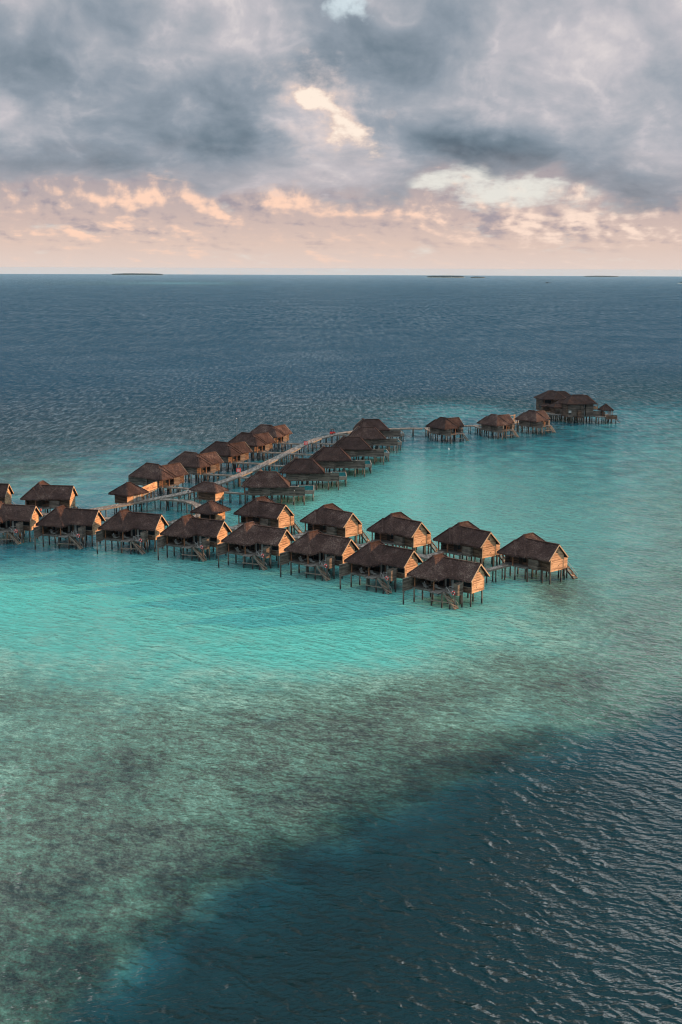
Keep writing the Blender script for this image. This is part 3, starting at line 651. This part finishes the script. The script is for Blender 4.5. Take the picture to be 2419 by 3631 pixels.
pa = make_villa('water_villa', piles=PILES)
PEAK = {'A': [(-79.33,331.68,-14),(-61.97,325.92,-17),(-45.08,320.14,-21),(-28.61,311.98,-27),(-12.91,302.22,-33),(2.34,291.38,-37.5),(16.08,279.15,-41),(29.5,266.36,-40)],
        'B': [(-95.08,366.37,-6),(-75.99,363.39,-7),(-14.54,334.73,-38),(3.01,323.48,-43),(19.72,311.59,-46),(35.33,299.72,-47.5),(49.2,285.87,-47)]}
LA = ['leftmost villa of the front row, cut by the left edge of the picture', 'second villa from the left in the front row, red float by its stairs',
      'third villa from the left in the front row, in front of the long sloping jetty', 'fourth villa from the left in the front row, just below the ring walkway',
      'fourth villa from the right in the front row, below the small hut by the ring', 'third villa from the right in the front row, lower gable in shadow',
      'front row villa next to the last one, only its upper gable sunlit', 'nearest front row villa, gable fully sunlit and stair foot glowing orange']
for i, (x, y, a) in enumerate(PEAK['A']):
    r_ = rot((0.55, 2.42), a); place(pa, i == 0, (x-r_[0], y-r_[1]), a, LA[i], 'thatched villas of the front row', 'A%d' % i, False)
pb = make_villa('water_villa', mir=True, bath_y=(-2.55, -1.2), bath_x=(-2.6, -.75), stair=(-3.4, .35, -5.1, -3.8), plat=False, piles=PILES_B)
LB = ['villa cut by the left edge of the picture, behind the front row', 'thatched villa standing alone on the left behind the front row, grey gable',
      'back row villa nearest the ring walkway, right below the pool villas', 'second villa right of the ring in the back row, sunlit gable and orange stairs',
      'middle villa of the five sunlit ones in the back row', 'back row villa next to the last one on the right', 'rightmost villa of the back row, at the end of the curved walkway']
for i, (x, y, a) in enumerate(PEAK['B']):
    r_ = rot((0.55, 4.6-2.42), a); place(pb, i == 0, (x-r_[0], y-r_[1]), a, LB[i], 'thatched villas of the back row', 'B%d' % i, True)
# row left of the long jetty
pc = make_villa('water_villa', mir=True, y0=-6.4, screen_y=-7.7, bath_y=(-2.55, -1.2), stair=None, piles=[p for p in PILES if p[:2] != (-2.6, -4.2)])
LC = ['nearest villa left of the long jetty, joined to a sloping plank fence', 'second villa from the near end on the left of the long jetty', 'middle villa of the five on the left of the long jetty, behind the thin mast',
      'fourth villa along the left of the long jetty', 'farthest villa left of the long jetty, beside open water']
for i, (x, y, a) in enumerate([(-56.2, 395.0, 54), (-47.3, 420.9, 54), (-39.2, 446.9, 55), (-31.8, 473.2, 57), (-25.8, 498.6, 60)]):
    r_ = rot((-13.5, -2.0), a); place(pc, i == 0, (x-r_[0], y-r_[1]), a, LC[i], 'villas on the left of the long jetty', 'C%d' % i, True)
# pool villas right of the long jetty
pd = make_villa('pool_villa', y0=-6.7, screen_y=-11.4, stair=None, pool=True, piles=PILES_P)
LD = ['nearest pool villa right of the long jetty, broad thatched hip roof', 'second pool villa right of the long jetty, counted from the near end', 'third pool villa right of the long jetty, counted from the near end',
      'fourth pool villa along the right of the long jetty', 'fifth pool villa along the right of the long jetty', 'farthest pool villa right of the long jetty, mostly hidden, only long screen showing']
for i, (x, y, a) in enumerate([(-22.5, 396.1, 91), (-12.4, 423.3, 91.5), (-3.7, 450.5, 92), (3.3, 478.8, 94), (9.1, 508.5, 96), (11.3, 535.5, 97)]):
    place(pd, i == 0, (x, y), a, LD[i], 'pool villas on the right of the long jetty', 'D%d' % i, False)
pe = make_villa('water_villa', bath_y=(-2.6, -1.2), stair=(-3.2, -.2, -4.9, -3.6), plat=False, piles=PILES)
LE = ['far villa nearest the end screen of the pool villas, left of three', 'middle villa of the three on the far right jetty', 'far villa on the right jetty just before the two storey house']
for i, (x, y, a) in enumerate([(42.1, 526.6, 36), (64.6, 538.6, 36), (83.6, 554.6, 42)]):
    r_ = rot((-13.5, -4.8), a); place(pe, i == 0, (x-r_[0], y-r_[1]), a, LE[i], 'villas on the far right jetty', 'E%d' % i, False)
# ------------------------------------------------------------------ walkways
def walkway(name, pts, width, label, group=None, z=3.3, gap=4.4, fascia=True, pile_off=0.35, single=False):
    t = empty(name, (pts[0][0], pts[0][1], 0)); o0 = Vector((pts[0][0], pts[0][1], 0))
    P = [Vector((p[0], p[1], 0)) - o0 for p in pts]
    nrm = []
    for i in range(len(P)):
        a = P[max(0, i-1)]; b = P[min(len(P)-1, i+1)]; d = (b-a).normalized(); nrm.append(Vector((-d.y, d.x, 0)))
    mb = MB()
    for i in range(len(P)-1):
        seglen = (P[i+1]-P[i]).length; n = max(1, int(seglen/2.2))
        for k in range(n):
            f0, f1 = k/n, (k+1)/n
            a = P[i].lerp(P[i+1], f0); b = P[i].lerp(P[i+1], f1); na = nrm[i].lerp(nrm[i+1], f0).normalized(); nb = nrm[i].lerp(nrm[i+1], f1).normalized()
            w = width/2
            q = [a-na*w, b-nb*w, b+nb*w, a+na*w]; dzr = random.uniform(-.012, .012)
            mb.hexa([(v.x, v.y, z-.14) for v in q], [(v.x, v.y, z+dzr) for v in q])
    mb.build('deck', 'walk', t)
    mb = MB()
    for i in range(len(P)-1):
        for s_ in (-1, 1):
            a = P[i]+nrm[i]*(width/2+.03)*s_; b = P[i+1]+nrm[i+1]*(width/2+.03)*s_
            mb.beam((a.x, a.y, z-.16), (b.x, b.y, z-.16), .07, .42)
    mb.build('side_beam', 'beam', t)
    # piles in pairs under cross beams
    acc = gap*0.5; caps = MB(); k = 0
    for i in range(len(P)-1):
        L = (P[i+1]-P[i]).length; d = (P[i+1]-P[i]).normalized()
        while acc <= L and k < 98:
            c = P[i]+d*acc; nn = nrm[i].lerp(nrm[i+1], acc/L).normalized()
            for s_ in ((0,) if single else (-1, 1)):
                q = c + nn*(width/2-pile_off)*s_
                m = MB(); m.cyl(q.x+random.uniform(-.08, .08), q.y, -1.6, z-.3, .17, .15, 7, q.x, q.y); m.build('pile', 'pile', t); k += 1
            a, b = c-nn*(width/2-.05), c+nn*(width/2-.05)
            caps.beam((a.x, a.y, z-.27), (b.x, b.y, z-.27), .2, .22)
            acc += gap
        acc -= L
    caps.build('cross_beam', 'beam', t)
    return tag(t, label, 'walkway', group)
def nearest(pt, line):
    best = None; p = Vector(pt)
    for a, b in zip(line, line[1:]):
        a, b = Vector(a[:2]), Vector(b[:2]); d = b-a; f = max(0, min(1, (p-a).dot(d)/d.length_squared)); q = a+d*f
        if best is None or (q-p).length < (best-p).length: best = q
    return best
MAIN = [(-112,360), (-97,356.5), (-81,350.8), (-63,345.2), (-46,340), (-28,332.4), (-11,321.2), (5,311), (20,299.2), (33,285.6)]
JET = [(-75.5,350.6), (-68.6,358.9), (-62.5,366.5), (-54,377), (-48.6,384.3), (-44.6,391.5), (-36.9,409.5), (-29.6,433.5), (-21.7,466.2), (-14.5,496.6), (-9.3,515), (-2.0,530), (6,540), (17,547), (29.5,550.2), (34.5,549.6)]
RING = [(-53,375), (-48.8,374.6), (-44.6,372), (-41.3,366.4), (-39.2,358.5), (-38.8,350.5), (-41,345.2), (-44.6,341.5)]
EJ = [(36,551), (44,556.5), (53,559.6), (61,561.5), (69,567), (76,573), (85,588), (93,603)]
walkway('walkway', MAIN, 2.7, 'curved boardwalk running between the front row and back row villas')
walkway('jetty', JET, 2.9, 'long straight jetty with plank deck rising towards the horizon past the pool villas', gap=5.2)
walkway('ring_walkway', RING, 2.4, 'half ring boardwalk curving round the open water by the small huts', z=3.297, gap=4.0)
walkway('walkway', EJ, 2.3, 'far boardwalk linking the three right hand villas to the two storey house', gap=4.0)
SHORT = {'A': ['leftmost', 'second', 'third', 'fourth', 'fifth', 'sixth', 'seventh', 'eighth']}
for key, line in [('A%d' % i, MAIN) for i in range(8)] + [('B%d' % i, MAIN) for i in range(7)] + [('C%d' % i, JET) for i in range(5)] + [('D%d' % i, JET) for i in range(6)] + [('E%d' % i, EJ) for i in range(3)]:
    a = w_of(key, (-10.6, 6.6)); b = nearest(a, line)
    if key == 'B6': b = Vector((33, 285.6))
    d = (b-Vector(a)); 
    if d.length < 2.2: continue
    b2 = b - d.normalized()*(1.1 if key != 'B6' else -.6)
    nm = {'A': 'front row villa from the left', 'B': 'back row villa from the left', 'C': 'villa along the left of the long jetty', 'D': 'pool villa along the right of the jetty', 'E': 'villa of the far right boardwalk'}[key[0]]
    walkway('footbridge', [a, tuple(b2)], 1.5, 'plank footbridge to the %s %s' % (ORD[int(key[1])], nm), 'footbridges to the villas', z=3.29, gap=3.4)

# ------------------------------------------------------------------ small huts beside the ring
def hut(cx, cy, yaw, sx, sy, ov, rise, label, lit_panels=False, open_front=False, wall=('wood2', 'wood'), ext=0.0, zr=5.75):
    t = empty('hut', (cx, cy, 0), RAD(yaw))
    mb = MB(); hip_roof(mb, -sx/2-ov-ext, sx/2+ov, -sy/2-ov, sy/2+ov, zr, rise, 'x' if sx+ext > sy else 'y'); mb.build('roof', 'thatch', t)
    hx, hy = sx/2, sy/2
    y_in = -hy + (2.0 if open_front else 0)
    mb = MB(); mb.box(-hx, hx-.12, y_in, hy, F0-.3, zr+.2); mb.build('wall', wall[0], t)
    w = box_part('side_wall', wall[1], t, False, (hx-.12, hx, y_in, hy, F0-.3, zr+.2))
    if lit_panels:
        box_part('door', 'curtain', w, False, (hx, hx+.04, .35, .95, F0, 5.4))
        for k in range(3): box_part('louvre_panel', 'rail', w, False, (hx, hx+.05, [-.6, 1.1, 1.9][k], [.2, 1.7, 2.6][k], F0, 5.4))
    if open_front:
        box_part('doorway', 'dark', t, False, (-hx+.3, hx-.5, y_in-.04, y_in, F0, 5.5))
        for px_ in (-hx+.1, hx-.7): box_part('post', 'post', t, False, (px_, px_+.18, -hy, -hy+.18, F0, zr))
    if ext: box_part('post', 'post', t, False, (-hx-ext, -hx-ext+.18, -hy, -hy+.18, F0, zr))
    box_part('deck', 'deck', t, False, (-hx-ext-.1, hx, -hy, hy, F0-.5, F0-.3 if not ext else F0-.3), *([(-hx+.02, hx-.02, -hy+.01, y_in-.01, F0-.3, F0-.01)] if open_front else []))
    for px_ in (-hx+.3, 0, hx-.3):
        for py_ in (-hy+.3, hy-.3):
            m = MB(); m.cyl(px_, py_, -1.6, F0-.5, .18, .16, 8); m.build('pile', 'pile', t)
    return tag(t, label, 'hut', 'small service huts by the ring walkway')
hut(-61.9, 372.4, -35, 5.0, 6.4, 1.25, 2.9, 'square pyramid roofed hut left of the sloping jetty, with pale door panels', lit_panels=True)
hut(-38.4, 377.6, -31, 6.3, 4.2, 1.0, 2.1, 'small hip roofed hut between the jetty and the nearest pool villa', ext=1.8)
hut(-35.2, 344.4, -28, 5.0, 6.6, 1.1, 2.5, 'small open fronted hut at the right end of the ring walkway', open_front=True)

# sloping plank fence beside the first pool villa row, on its own boardwalk
f = empty('plank_fence', (-60, 381.5, 0))
mb = MB(); a, b = Vector((0, 0, 0)), Vector((3.2, 13.6, 0)); mb.beam(a+Vector((0, 0, 4.25)), b+Vector((0, 0, 4.25)), .1, 2.3); mb.build('panel', 'wood', f)
for k in range(5):
    q = a.lerp(b, k/4); box_part('post', 'beam', f, False, (q.x-.22, q.x-.06, q.y-.08, q.y+.08, 2.9, 5.45))
tag(f, 'tall sunlit plank fence leading from the square hut to the villa behind', 'fence')
walkway('footbridge', [(-60.9, 379), (-57.6, 394.5)], 1.6, 'narrow boardwalk behind the tall sunlit plank fence', None, z=3.28, gap=3.2)

# ------------------------------------------------------------------ two storey house at the far end
def house():
    t = empty('two_storey_house', (104.5, 597.0, 0), RAD(12))
    mb = MB()
    hip_roof(mb, -1.2, 13.6, -1.2, 8.6, 9.2, 3.7, 'x')                      # front block
    hip_roof(mb, 9.8, 15.4, 4.4, 10.6, 9.15, 3.1, 'x', ends=(False, True))
    hip_roof(mb, -3.6, 6.2, 4.2, 8.6, 9.0, 1.8, 'x', ends=(True, False))
    hip_roof(mb, -3.6, 9.6, 24.6, 35.6, 8.9, 3.6, 'x')                      # rear block
    hip_roof(mb, 1.6, 8.6, 22.6, 32, 8.85, 3.3, 'y', ends=(True, False))
    hip_roof(mb, 7.4, 15.0, 28.6, 36.2, 8.8, 3.0, 'x', ends=(False, True))
    hip_roof(mb, -2.2, 5.4, 12.8, 20.6, 6.2, 2.5, 'y')                      # entrance roof between
    hip_roof(mb, -5.0, 1.0, 20.4, 24.4, 6.1, 0.9, 'x')
    mb.build('roof', 'thatch', t)
    w = box_part('wall', 'grey', t, False, (0, 7.6, 0, 7.4, F0-.3, 9.3), (9.0, 12.6, 0.2, 7.4, F0-.3, 9.3), (7.6, 9.0, 1.0, 7.4, F0-.3, 9.3))
    box_part('wall', 'wood2', t, False, (-2.6, 8.6, 25.6, 34.6, F0-.3, 9.0), (2.4, 7.6, 23.6, 25.6, 6.0, 9.0), (-1.0, 4.4, 13.8, 19.6, F0-.3, 6.3), (-.35, -.01, .3, 7.0, F0-.28, 9.25))
    box_part('stair_bay', 'wood2', t, False, (4.6, 6.2, -1.3, -.01, F0-.8, F0+2.7))
    box_part('corner_bay', 'grey', t, False, (6.2, 7.61, -.55, -.01, F0-.9, F0+4.6))
    for x0, x1, z0, z1 in ((7.65, 8.95, 7.0, 8.5), (7.65, 8.95, 3.5, 5.9)):
        g = box_part('window', 'glass', t, False, (x0, x1, .9, .98, z0, z1)); box_part('curtain', 'curtain', g, False, (x0+.75, x0+1.0, .85, .89, z0, z1))
    g = box_part('window', 'rail', t, False, (.4, 1.7, -.05, -.01, 4.9, 6.0)); box_part('window', 'glass', t, False, (.4, 1.7, -.05, -.01, 4.2, 4.8))
    box_part('window', 'glass', t, False, (-2.65, -2.61, 28, 31, 4.4, 6.0)); box_part('window', 'glass', t, False, (-1.5, 1.5, 25.5, 25.59, 6.6, 8.4))
    box_part('balcony_rail', 'wood', t, False, (12.6, 15.4, 1.6, 1.68, 6.3, 7.3), (15.32, 15.4, 1.68, 6.4, 6.3, 7.3))
    box_part('balcony', 'deck', t, False, (12.61, 15.4, 1.6, 7.4, 6.05, 6.3)); box_part('post', 'post', t, False, (15.2, 15.35, 1.7, 1.85, 7.3, 9.1))
    box_part('privacy_screen', 'grey', t, False, (12.6, 17.2, .6, .72, F0-.2, F0+2.2), (17.08, 17.2, -3.0, .6, F0-.3, F0+2.2))
    box_part('service_screen', 'grey', t, False, (-3.4, -.6, 22.0, 22.1, F0-.2, F0+2.3), (-1.6, .6, 11.6, 11.7, F0-.2, F0+2.4), (.5, .6, 8.0, 11.6, F0-.2, F0+2.4))
    box_part('deck', 'deck', t, False, (-4.6, 9, 7.4, 25.6, F0-.3, F0), (-6.5, -2.6, 12, 24, F0-.3, F0-.01), (9, 16, 7.4, 36, F0-.3, F0-.02), (12.6, 22.6, -4.2, 7.4, F0-.3, F0-.03))
    box_part('plinth', 'wood2', t, False, (17.2, 22.5, -4.3, -4.2, F0-1.2, F0+.6), (22.6, 22.7, -4.2, 2.0, F0-1.2, F0+.2))
    st = MB()
    for i in range(10): st.box(22.6+i*.3, 22.95+i*.3, -1.5, .2, F0-.3-i*.33, F0-.22-i*.33)
    st.build('stair', 'wood2', t)
    rnd = random.Random(11); k = 0
    for x in [-4, -1, 2, 5, 8, 11, 14, 17.2, 20, 22.3]:
        for y in [-3.6, 0.4, 4, 7.5, 12, 17, 23, 28, 34]:
            if (y < 0 and x < 12) or (x > 15 and y > 8) or (x < -.5 and y < 9): continue
            m = MB(); m.cyl(x+rnd.uniform(-.3, .3), y+rnd.uniform(-.2, .2), -1.6, F0-.3, .24, .22, 7); m.build('pile', 'pile', t)
    tag(t, 'large two storey thatched house of two blocks at the far end of the jetty', 'house')
    g = empty('gazebo', (104.5+rot((19.2, 1.4), 12)[0], 597+rot((19.2, 1.4), 12)[1], F0-.03), RAD(12))
    mb = MB(); hip_roof(mb, -2.8, 2.8, -2.8, 2.8, 2.75, 2.7, 'y'); mb.build('roof', 'thatch', g)
    for x in (-2.3, 2.3):
        for y in (-2.3, 2.3): box_part('post', 'post', g, False, (x-.12, x+.12, y-.12, y+.12, 0, 2.7))
    box_part('curtain', 'curtain', g, False, (.8, 1.9, -2.2, -2.15, .2, 2.5))
    tag(g, 'small open gazebo with pyramid thatch on the terrace right of the house', 'gazebo')
house()
g = empty('timber_gate', (75.9, 577.6, 3.3), RAD(30))
for x in (-1.9, 1.3): box_part('panel', 'wood', g, False, (x, x+.9, -.1, .1, 0, 2.9))
box_part('lintel', 'wood', g, False, (-1.0, 1.3, -.08, .08, 2.3, 2.6)); box_part('rail', 'wood', g, False, (-1.0, 1.3, -.06, .06, .9, 1.05))
box_part('base', 'wood', g, False, (-2.1, 2.4, -1.4, 1.4, -.4, -.01))
for x in (-1.8, 2.0): m = MB(); m.cyl(x, 0, -4.9, -.4, .18, .16, 7); m.build('pile', 'pile', g)
tag(g, 'sunlit timber gate frame between the two farther right hand villas', 'gate')

# ------------------------------------------------------------------ small things on the decks
def lounger():
    t = empty('sun_lounger')
    mb = MB(); mb.box(0, 1.3, 0, .7, .3, .38); mb.beam((1.3, .35, .36), (1.95, .35, .85), .7, .08); mb.build('cushion', 'curtain', t)
    mb = MB(); mb.box(-.03, 1.35, -.03, .0, .22, .3); mb.box(-.03, 1.35, .7, .73, .22, .3)
    for x in (.05, 1.2):
        for y in (.02, .66): mb.box(x, x+.06, y, y+.06, 0, .3)
    mb.build('frame', 'beam', t); return t
def chair():
    t = empty('armchair')
    mb = MB(); mb.box(0, .6, 0, .6, .35, .47); mb.build('seat', 'curtain', t)
    mb = MB(); mb.beam((.58, .3, .45), (.72, .3, 1.0), .6, .08); mb.build('backrest', 'wood2', t)
    for x in (0, .52):
        for y in (0, .52): box_part('leg', 'wood2', t, False, (x, x+.07, y, y+.07, 0, .35))
    return t
def table():
    t = empty('table')
    mb = MB(); mb.box(0, 1.5, 0, .9, .68, .75); mb.build('table_top', 'beam', t)
    for x in (.08, 1.34):
        for y in (.08, .74): box_part('leg', 'wood2', t, False, (x, x+.08, y, y+.08, 0, .68))
    m = MB(); m.lathe(.5, .45, [(.0, .751), (.16, .76), (.14, .82), (.05, 1.0), (.0, 1.02)], 8); m.build('lamp', 'white', t)
    return t
def buoy_ring():
    t = empty('lifebuoy')
    mb = MB(); mb.torus((0, 0, 0), .36, .12, (0, 1, 0), 16, 6); mb.build('ring', 'red', t, smooth_=True)
    mb = MB()
    for k in range(4): a = k*math.pi/2+.4; mb.box(.36*math.cos(a)-.05, .36*math.cos(a)+.05, -.13, .13, .36*math.sin(a)-.13, .36*math.sin(a)+.13)
    mb.build('band', 'white', t); return t
KITS = [('sun_lounger', lounger, 'lounger', [(-8.6, -3.4, F0, 150), (-5.9, -2.6, F0, 160)], ['sun lounger beside the table of the %s', 'sun lounger by the stair head of the %s'], 'loungers on the front verandahs'),
        ('table', table, 'table', [(-11.2, -2.6, F0, 0)], ['verandah table with white lamp at the %s'], 'tables on the front verandahs'),
        ('armchair', chair, 'chair', [(-9.4, -2.4, F0, 0)], ['armchair by the table at the %s'], 'chairs on the front verandahs'),
        ('lifebuoy', buoy_ring, 'lifebuoy', [(-2.35, -3.35, 3.35, 0)], ['red lifebuoy by the stairs of the %s'], 'red lifebuoys by the stairs')]
FN = ['leftmost front row villa', 'second front row villa from the left', 'third front row villa from the left', 'fourth front row villa from the left', 'fifth front row villa from the left',
      'sixth front row villa from the left', 'seventh front row villa from the left', 'nearest front row villa']
for nm, fn, cat, spots, labs, grp in KITS:
    proto = fn(); first = True
    for i in range(8):
        o_, mir, loc, yaw = VILLAS['A%d' % i]
        for (lx, ly, lz, la), lab in zip(spots, labs):
            c = proto if first else copy_tree(proto); first = False
            q = w_of('A%d' % i, (lx, ly)); c.location = (q[0], q[1], lz); c.rotation_euler = (0, 0, RAD(yaw+la)); tag(c, lab % FN[i], cat, grp)

def person(x, y, z, yaw, shirt, label):
    bm_v = [(0,0,.92), (0,0,1.15), (0,0,1.42), (0,.01,1.53), (0,.02,1.66), (0,.02,1.74), (.10,0,.88), (.11,.03,.48), (.12,0,.06), (.12,.12,.03), (-.10,0,.88), (-.12,-.05,.48), (-.13,-.14,.08), (-.13,-.02,.03),
            (.19,0,1.40), (.25,-.02,1.12), (.24,.1,.88), (-.19,0,1.40), (-.26,0,1.12), (-.25,.08,.88)]
    ed = [(0,1),(1,2),(2,3),(3,4),(4,5),(0,6),(6,7),(7,8),(8,9),(0,10),(10,11),(11,12),(12,13),(2,14),(14,15),(15,16),(2,17),(17,18),(18,19)]
    rr = [.14,.13,.14,.055,.10,.07,.085,.06,.04,.035,.085,.06,.04,.035,.06,.045,.03,.06,.045,.03]
    me = bpy.data.meshes.new('person'); me.from_pydata(bm_v, ed, []); me.materials.append(MT['skin'])
    o = bpy.data.objects.new('person', me); C.objects.link(o); o.location = (x, y, z); o.rotation_euler = (0, 0, RAD(yaw))
    s_ = o.modifiers.new('Skin', 'SKIN'); me.skin_vertices or None
    lay = me.skin_vertices[0].data if len(me.skin_vertices) else None
    if lay:
        for i, r_ in enumerate(rr): lay[i].radius = (r_, r_)
        lay[0].use_root = True
    ss = o.modifiers.new('Sub', 'SUBSURF'); ss.levels = 1; ss.render_levels = 1
    m = MB(); m.lathe(0, 0, [(.15, .80), (.17, .95), (.155, 1.12), (.19, 1.38), (.10, 1.49)], 10); m.build('shirt', shirt, o, smooth_=True)
    m = MB(); m.lathe(.10, .01, [(.075, .45), (.105, .86)], 8); m.lathe(-.11, -.02, [(.075, .45), (.105, .86)], 8); m.build('shorts', 'cloth_dark', o, smooth_=True)
    m = MB(); m.lathe(0, .02, [(.115, 1.66), (.11, 1.74), (.06, 1.80), (0, 1.81)], 10); m.build('hair', 'black', o, smooth_=True)
    return tag(o, label, 'person')
def ensure_skin():
    pass
person(-46.0, 384.8, 3.31, 20, 'white', 'person in a white shirt standing on the jetty by the small hut')
person(-45.0, 385.6, 3.31, 200, 'curtain', 'person in a pale top and dark shorts walking beside another on the jetty')
person(-82.6, 350.9, 3.31, 60, 'red', 'person in a red top on the boardwalk near the left edge')

def stand(x, y, label):
    t = empty('rescue_board', (x, y, 3.3), RAD(-15))
    box_part('board', 'red', t, False, (-.7, .7, -.08, .08, .35, 1.7)); box_parts('stripe', 'white', t, False, *[(k, k+.1, -.1, -.08, .5, 1.55) for k in (-.35, 0, .3)])
    box_part('leg', 'rail', t, False, (-.6, -.5, -.05, .05, 0, .35)); box_part('leg', 'rail', t, False, (.5, .6, -.05, .05, 0, .35))
    tag(t, label, 'safety board', 'red safety boards along the long jetty')
stand(-34.0, 424.6, 'red striped safety board on the nearer part of the long jetty'); stand(-13.6, 492.6, 'red striped safety board farther along the long jetty')

def mast(x, y, h, label):
    t = empty('mast', (x, y, -1.5))
    m = MB(); m.cyl(0, 0, 0, h+1.5, .035, .02, 7); m.build('pole', 'pile', t)
    m = MB(); m.lathe(0, 0, [(0, h+1.5), (.07, h+1.62), (.07, h+1.75), (0, h+1.9)], 8); m.build('finial', 'white', t)
    tag(t, label, 'mast', 'thin lightning masts')
mast(-37.4, 462.0, 17.0, 'tall thin mast behind the third villa left of the long jetty'); mast(-12.9, 352.6, 9.6, 'short thin mast behind the leftmost sunlit back row gable')

t = empty('buggy', (-3.6, 529.0, 3.3), RAD(60))
m = MB(); m.box(-1.3, 1.3, -.62, .62, .35, .75); m.box(-.9, .1, -.6, .6, .75, 1.05); m.build('body', 'red', t)
m = MB(); m.box(-1.2, .9, -.65, .65, 1.95, 2.05); m.build('canopy', 'wood2', t)
m = MB(); m.box(-.95, -.6, -.58, .58, 1.05, 1.5); m.box(-.1, .1, -.58, .58, 1.05, 1.3); m.build('seat', 'cloth_dark', t)
for x in (-1.1, .8):
    for y in (-.6, .6): box_part('post', 'rail', t, False, (x-.03, x+.03, y-.03, y+.03, .75, 1.95))
for x in (-.9, .9):
    for y in (-.6, .6): m = MB(); m.torus((x, y, .28), .2, .09, (0, 1, 0), 12, 6); m.build('wheel', 'black', t)
tag(t, 'small dark red electric buggy parked at the far end of the long jetty', 'buggy')
t = empty('marker_buoy', (42.5, 508.6, -.05))
m = MB(); m.lathe(0, 0, [(0, -.2), (.32, -.1), (.36, .1), (.2, .3), (0, .38)], 12); m.build('float', 'white', t, smooth_=True)
m = MB(); m.cyl(0, 0, .5, 1.0, .05); m.build('rod', 'rail', t); tag(t, 'small white marker buoy floating below the far left jetty villa', 'buoy')

# ------------------------------------------------------------------ distant islands and a ship
def island(x0, x1, r, h, label, sand=2.0):
    xc, L = (x0+x1)/2, (x1-x0)
    y = math.sqrt(r*r-xc*xc); z = sea_z(xc, y); rnd = random.Random(int(r))
    m = MB(); n = 40
    prof = [(1.12, -2), (1.06, sand*.6), (.9, sand)]
    for (a, za), (b, zb) in zip(prof, prof[1:]):
        for i in range(n):
            t0, t1 = 2*math.pi*i/n, 2*math.pi*(i+1)/n
            m.face([(L/2*a*math.cos(t0), L*.3*a*math.sin(t0), za), (L/2*a*math.cos(t1), L*.3*a*math.sin(t1), za), (L/2*b*math.cos(t1), L*.3*b*math.sin(t1), zb), (L/2*b*math.cos(t0), L*.3*b*math.sin(t0), zb)])
    m.face([(L/2*.9*math.cos(2*math.pi*i/n), L*.3*.9*math.sin(2*math.pi*i/n), sand) for i in range(n)])
    o = m.build('island', 'sand'); o.location = (xc, y, z); tag(o, kind='structure')
    m = MB()
    for k in range(int(min(420, L*1.1))):
        u = rnd.uniform(-1, 1); v = rnd.uniform(-1, 1)*math.sqrt(1-u*u)
        px_, py_ = u*L/2*.96, v*L*.26; hh = h*rnd.uniform(.62, 1.08)*(0.55+.45*math.sqrt(1-abs(u)**3)); rr = rnd.uniform(.35, .7)*h
        m.lathe(px_, py_, [(rr*.6, 0), (rr, hh*.45), (rr*.8, hh*.8), (rr*.3, hh*.98), (0, hh)], 6)
    o2 = m.build('island_forest', 'forest'); o2.location = (xc, y, z+sand*.5); tag(o2, label, None, None, 'stuff')
island(-3108, -2411, 18000, 22, 'low wooded island on the horizon at the left')
island(835, 1201, 13000, 19, 'low wooded island on the horizon right of centre')
island(1232, 1361, 12650, 12, 'tiny wooded islet beside the wooded island')
island(3209, 3668, 17800, 15, 'long flat wooded island on the horizon at the right')
island(1890, 2120, 7650, 7, 'low island with pale beach at the right edge')
t = empty('ship', (1132, 7228, sea_z(1132, 7228)))
m = MB(); m.hexa([(-17, -3, -.5), (16, -3, -.5), (16, 3, -.5), (-17, 3, -.5)], [(-19, -4, 2.6), (21, -2, 3.2), (21, 2, 3.2), (-19, 4, 2.6)]); m.build('hull', 'hull', t)
m = MB(); m.box(-14, 2, -3, 3, 2.6, 5.2); m.box(-10, -3, -2.4, 2.4, 5.2, 7.0); m.build('cabin', 'hull', t)
tag(t, 'small dark boat far out on the open sea at the right', 'boat')

# ------------------------------------------------------------------ evening haze over the sea: one even, closed box of air
m = bpy.data.materials.new('haze'); m.use_nodes = True; nt = m.node_tree; nt.nodes.clear()
o_ = nt.nodes.new('ShaderNodeOutputMaterial'); v_ = nt.nodes.new('ShaderNodeVolumePrincipled')
v_.inputs['Color'].default_value = (0.42, 0.70, 0.95, 1); v_.inputs['Density'].default_value = 1.1e-5; v_.inputs['Anisotropy'].default_value = 0.0
nt.links.new(v_.outputs[0], o_.inputs['Volume']); MT['haze'] = m
mb = MB(); mb.box(-35000, 35000, -35000, 35000, -92.0, 74.0); hz = mb.build('haze', 'haze'); tag(hz, kind='stuff')
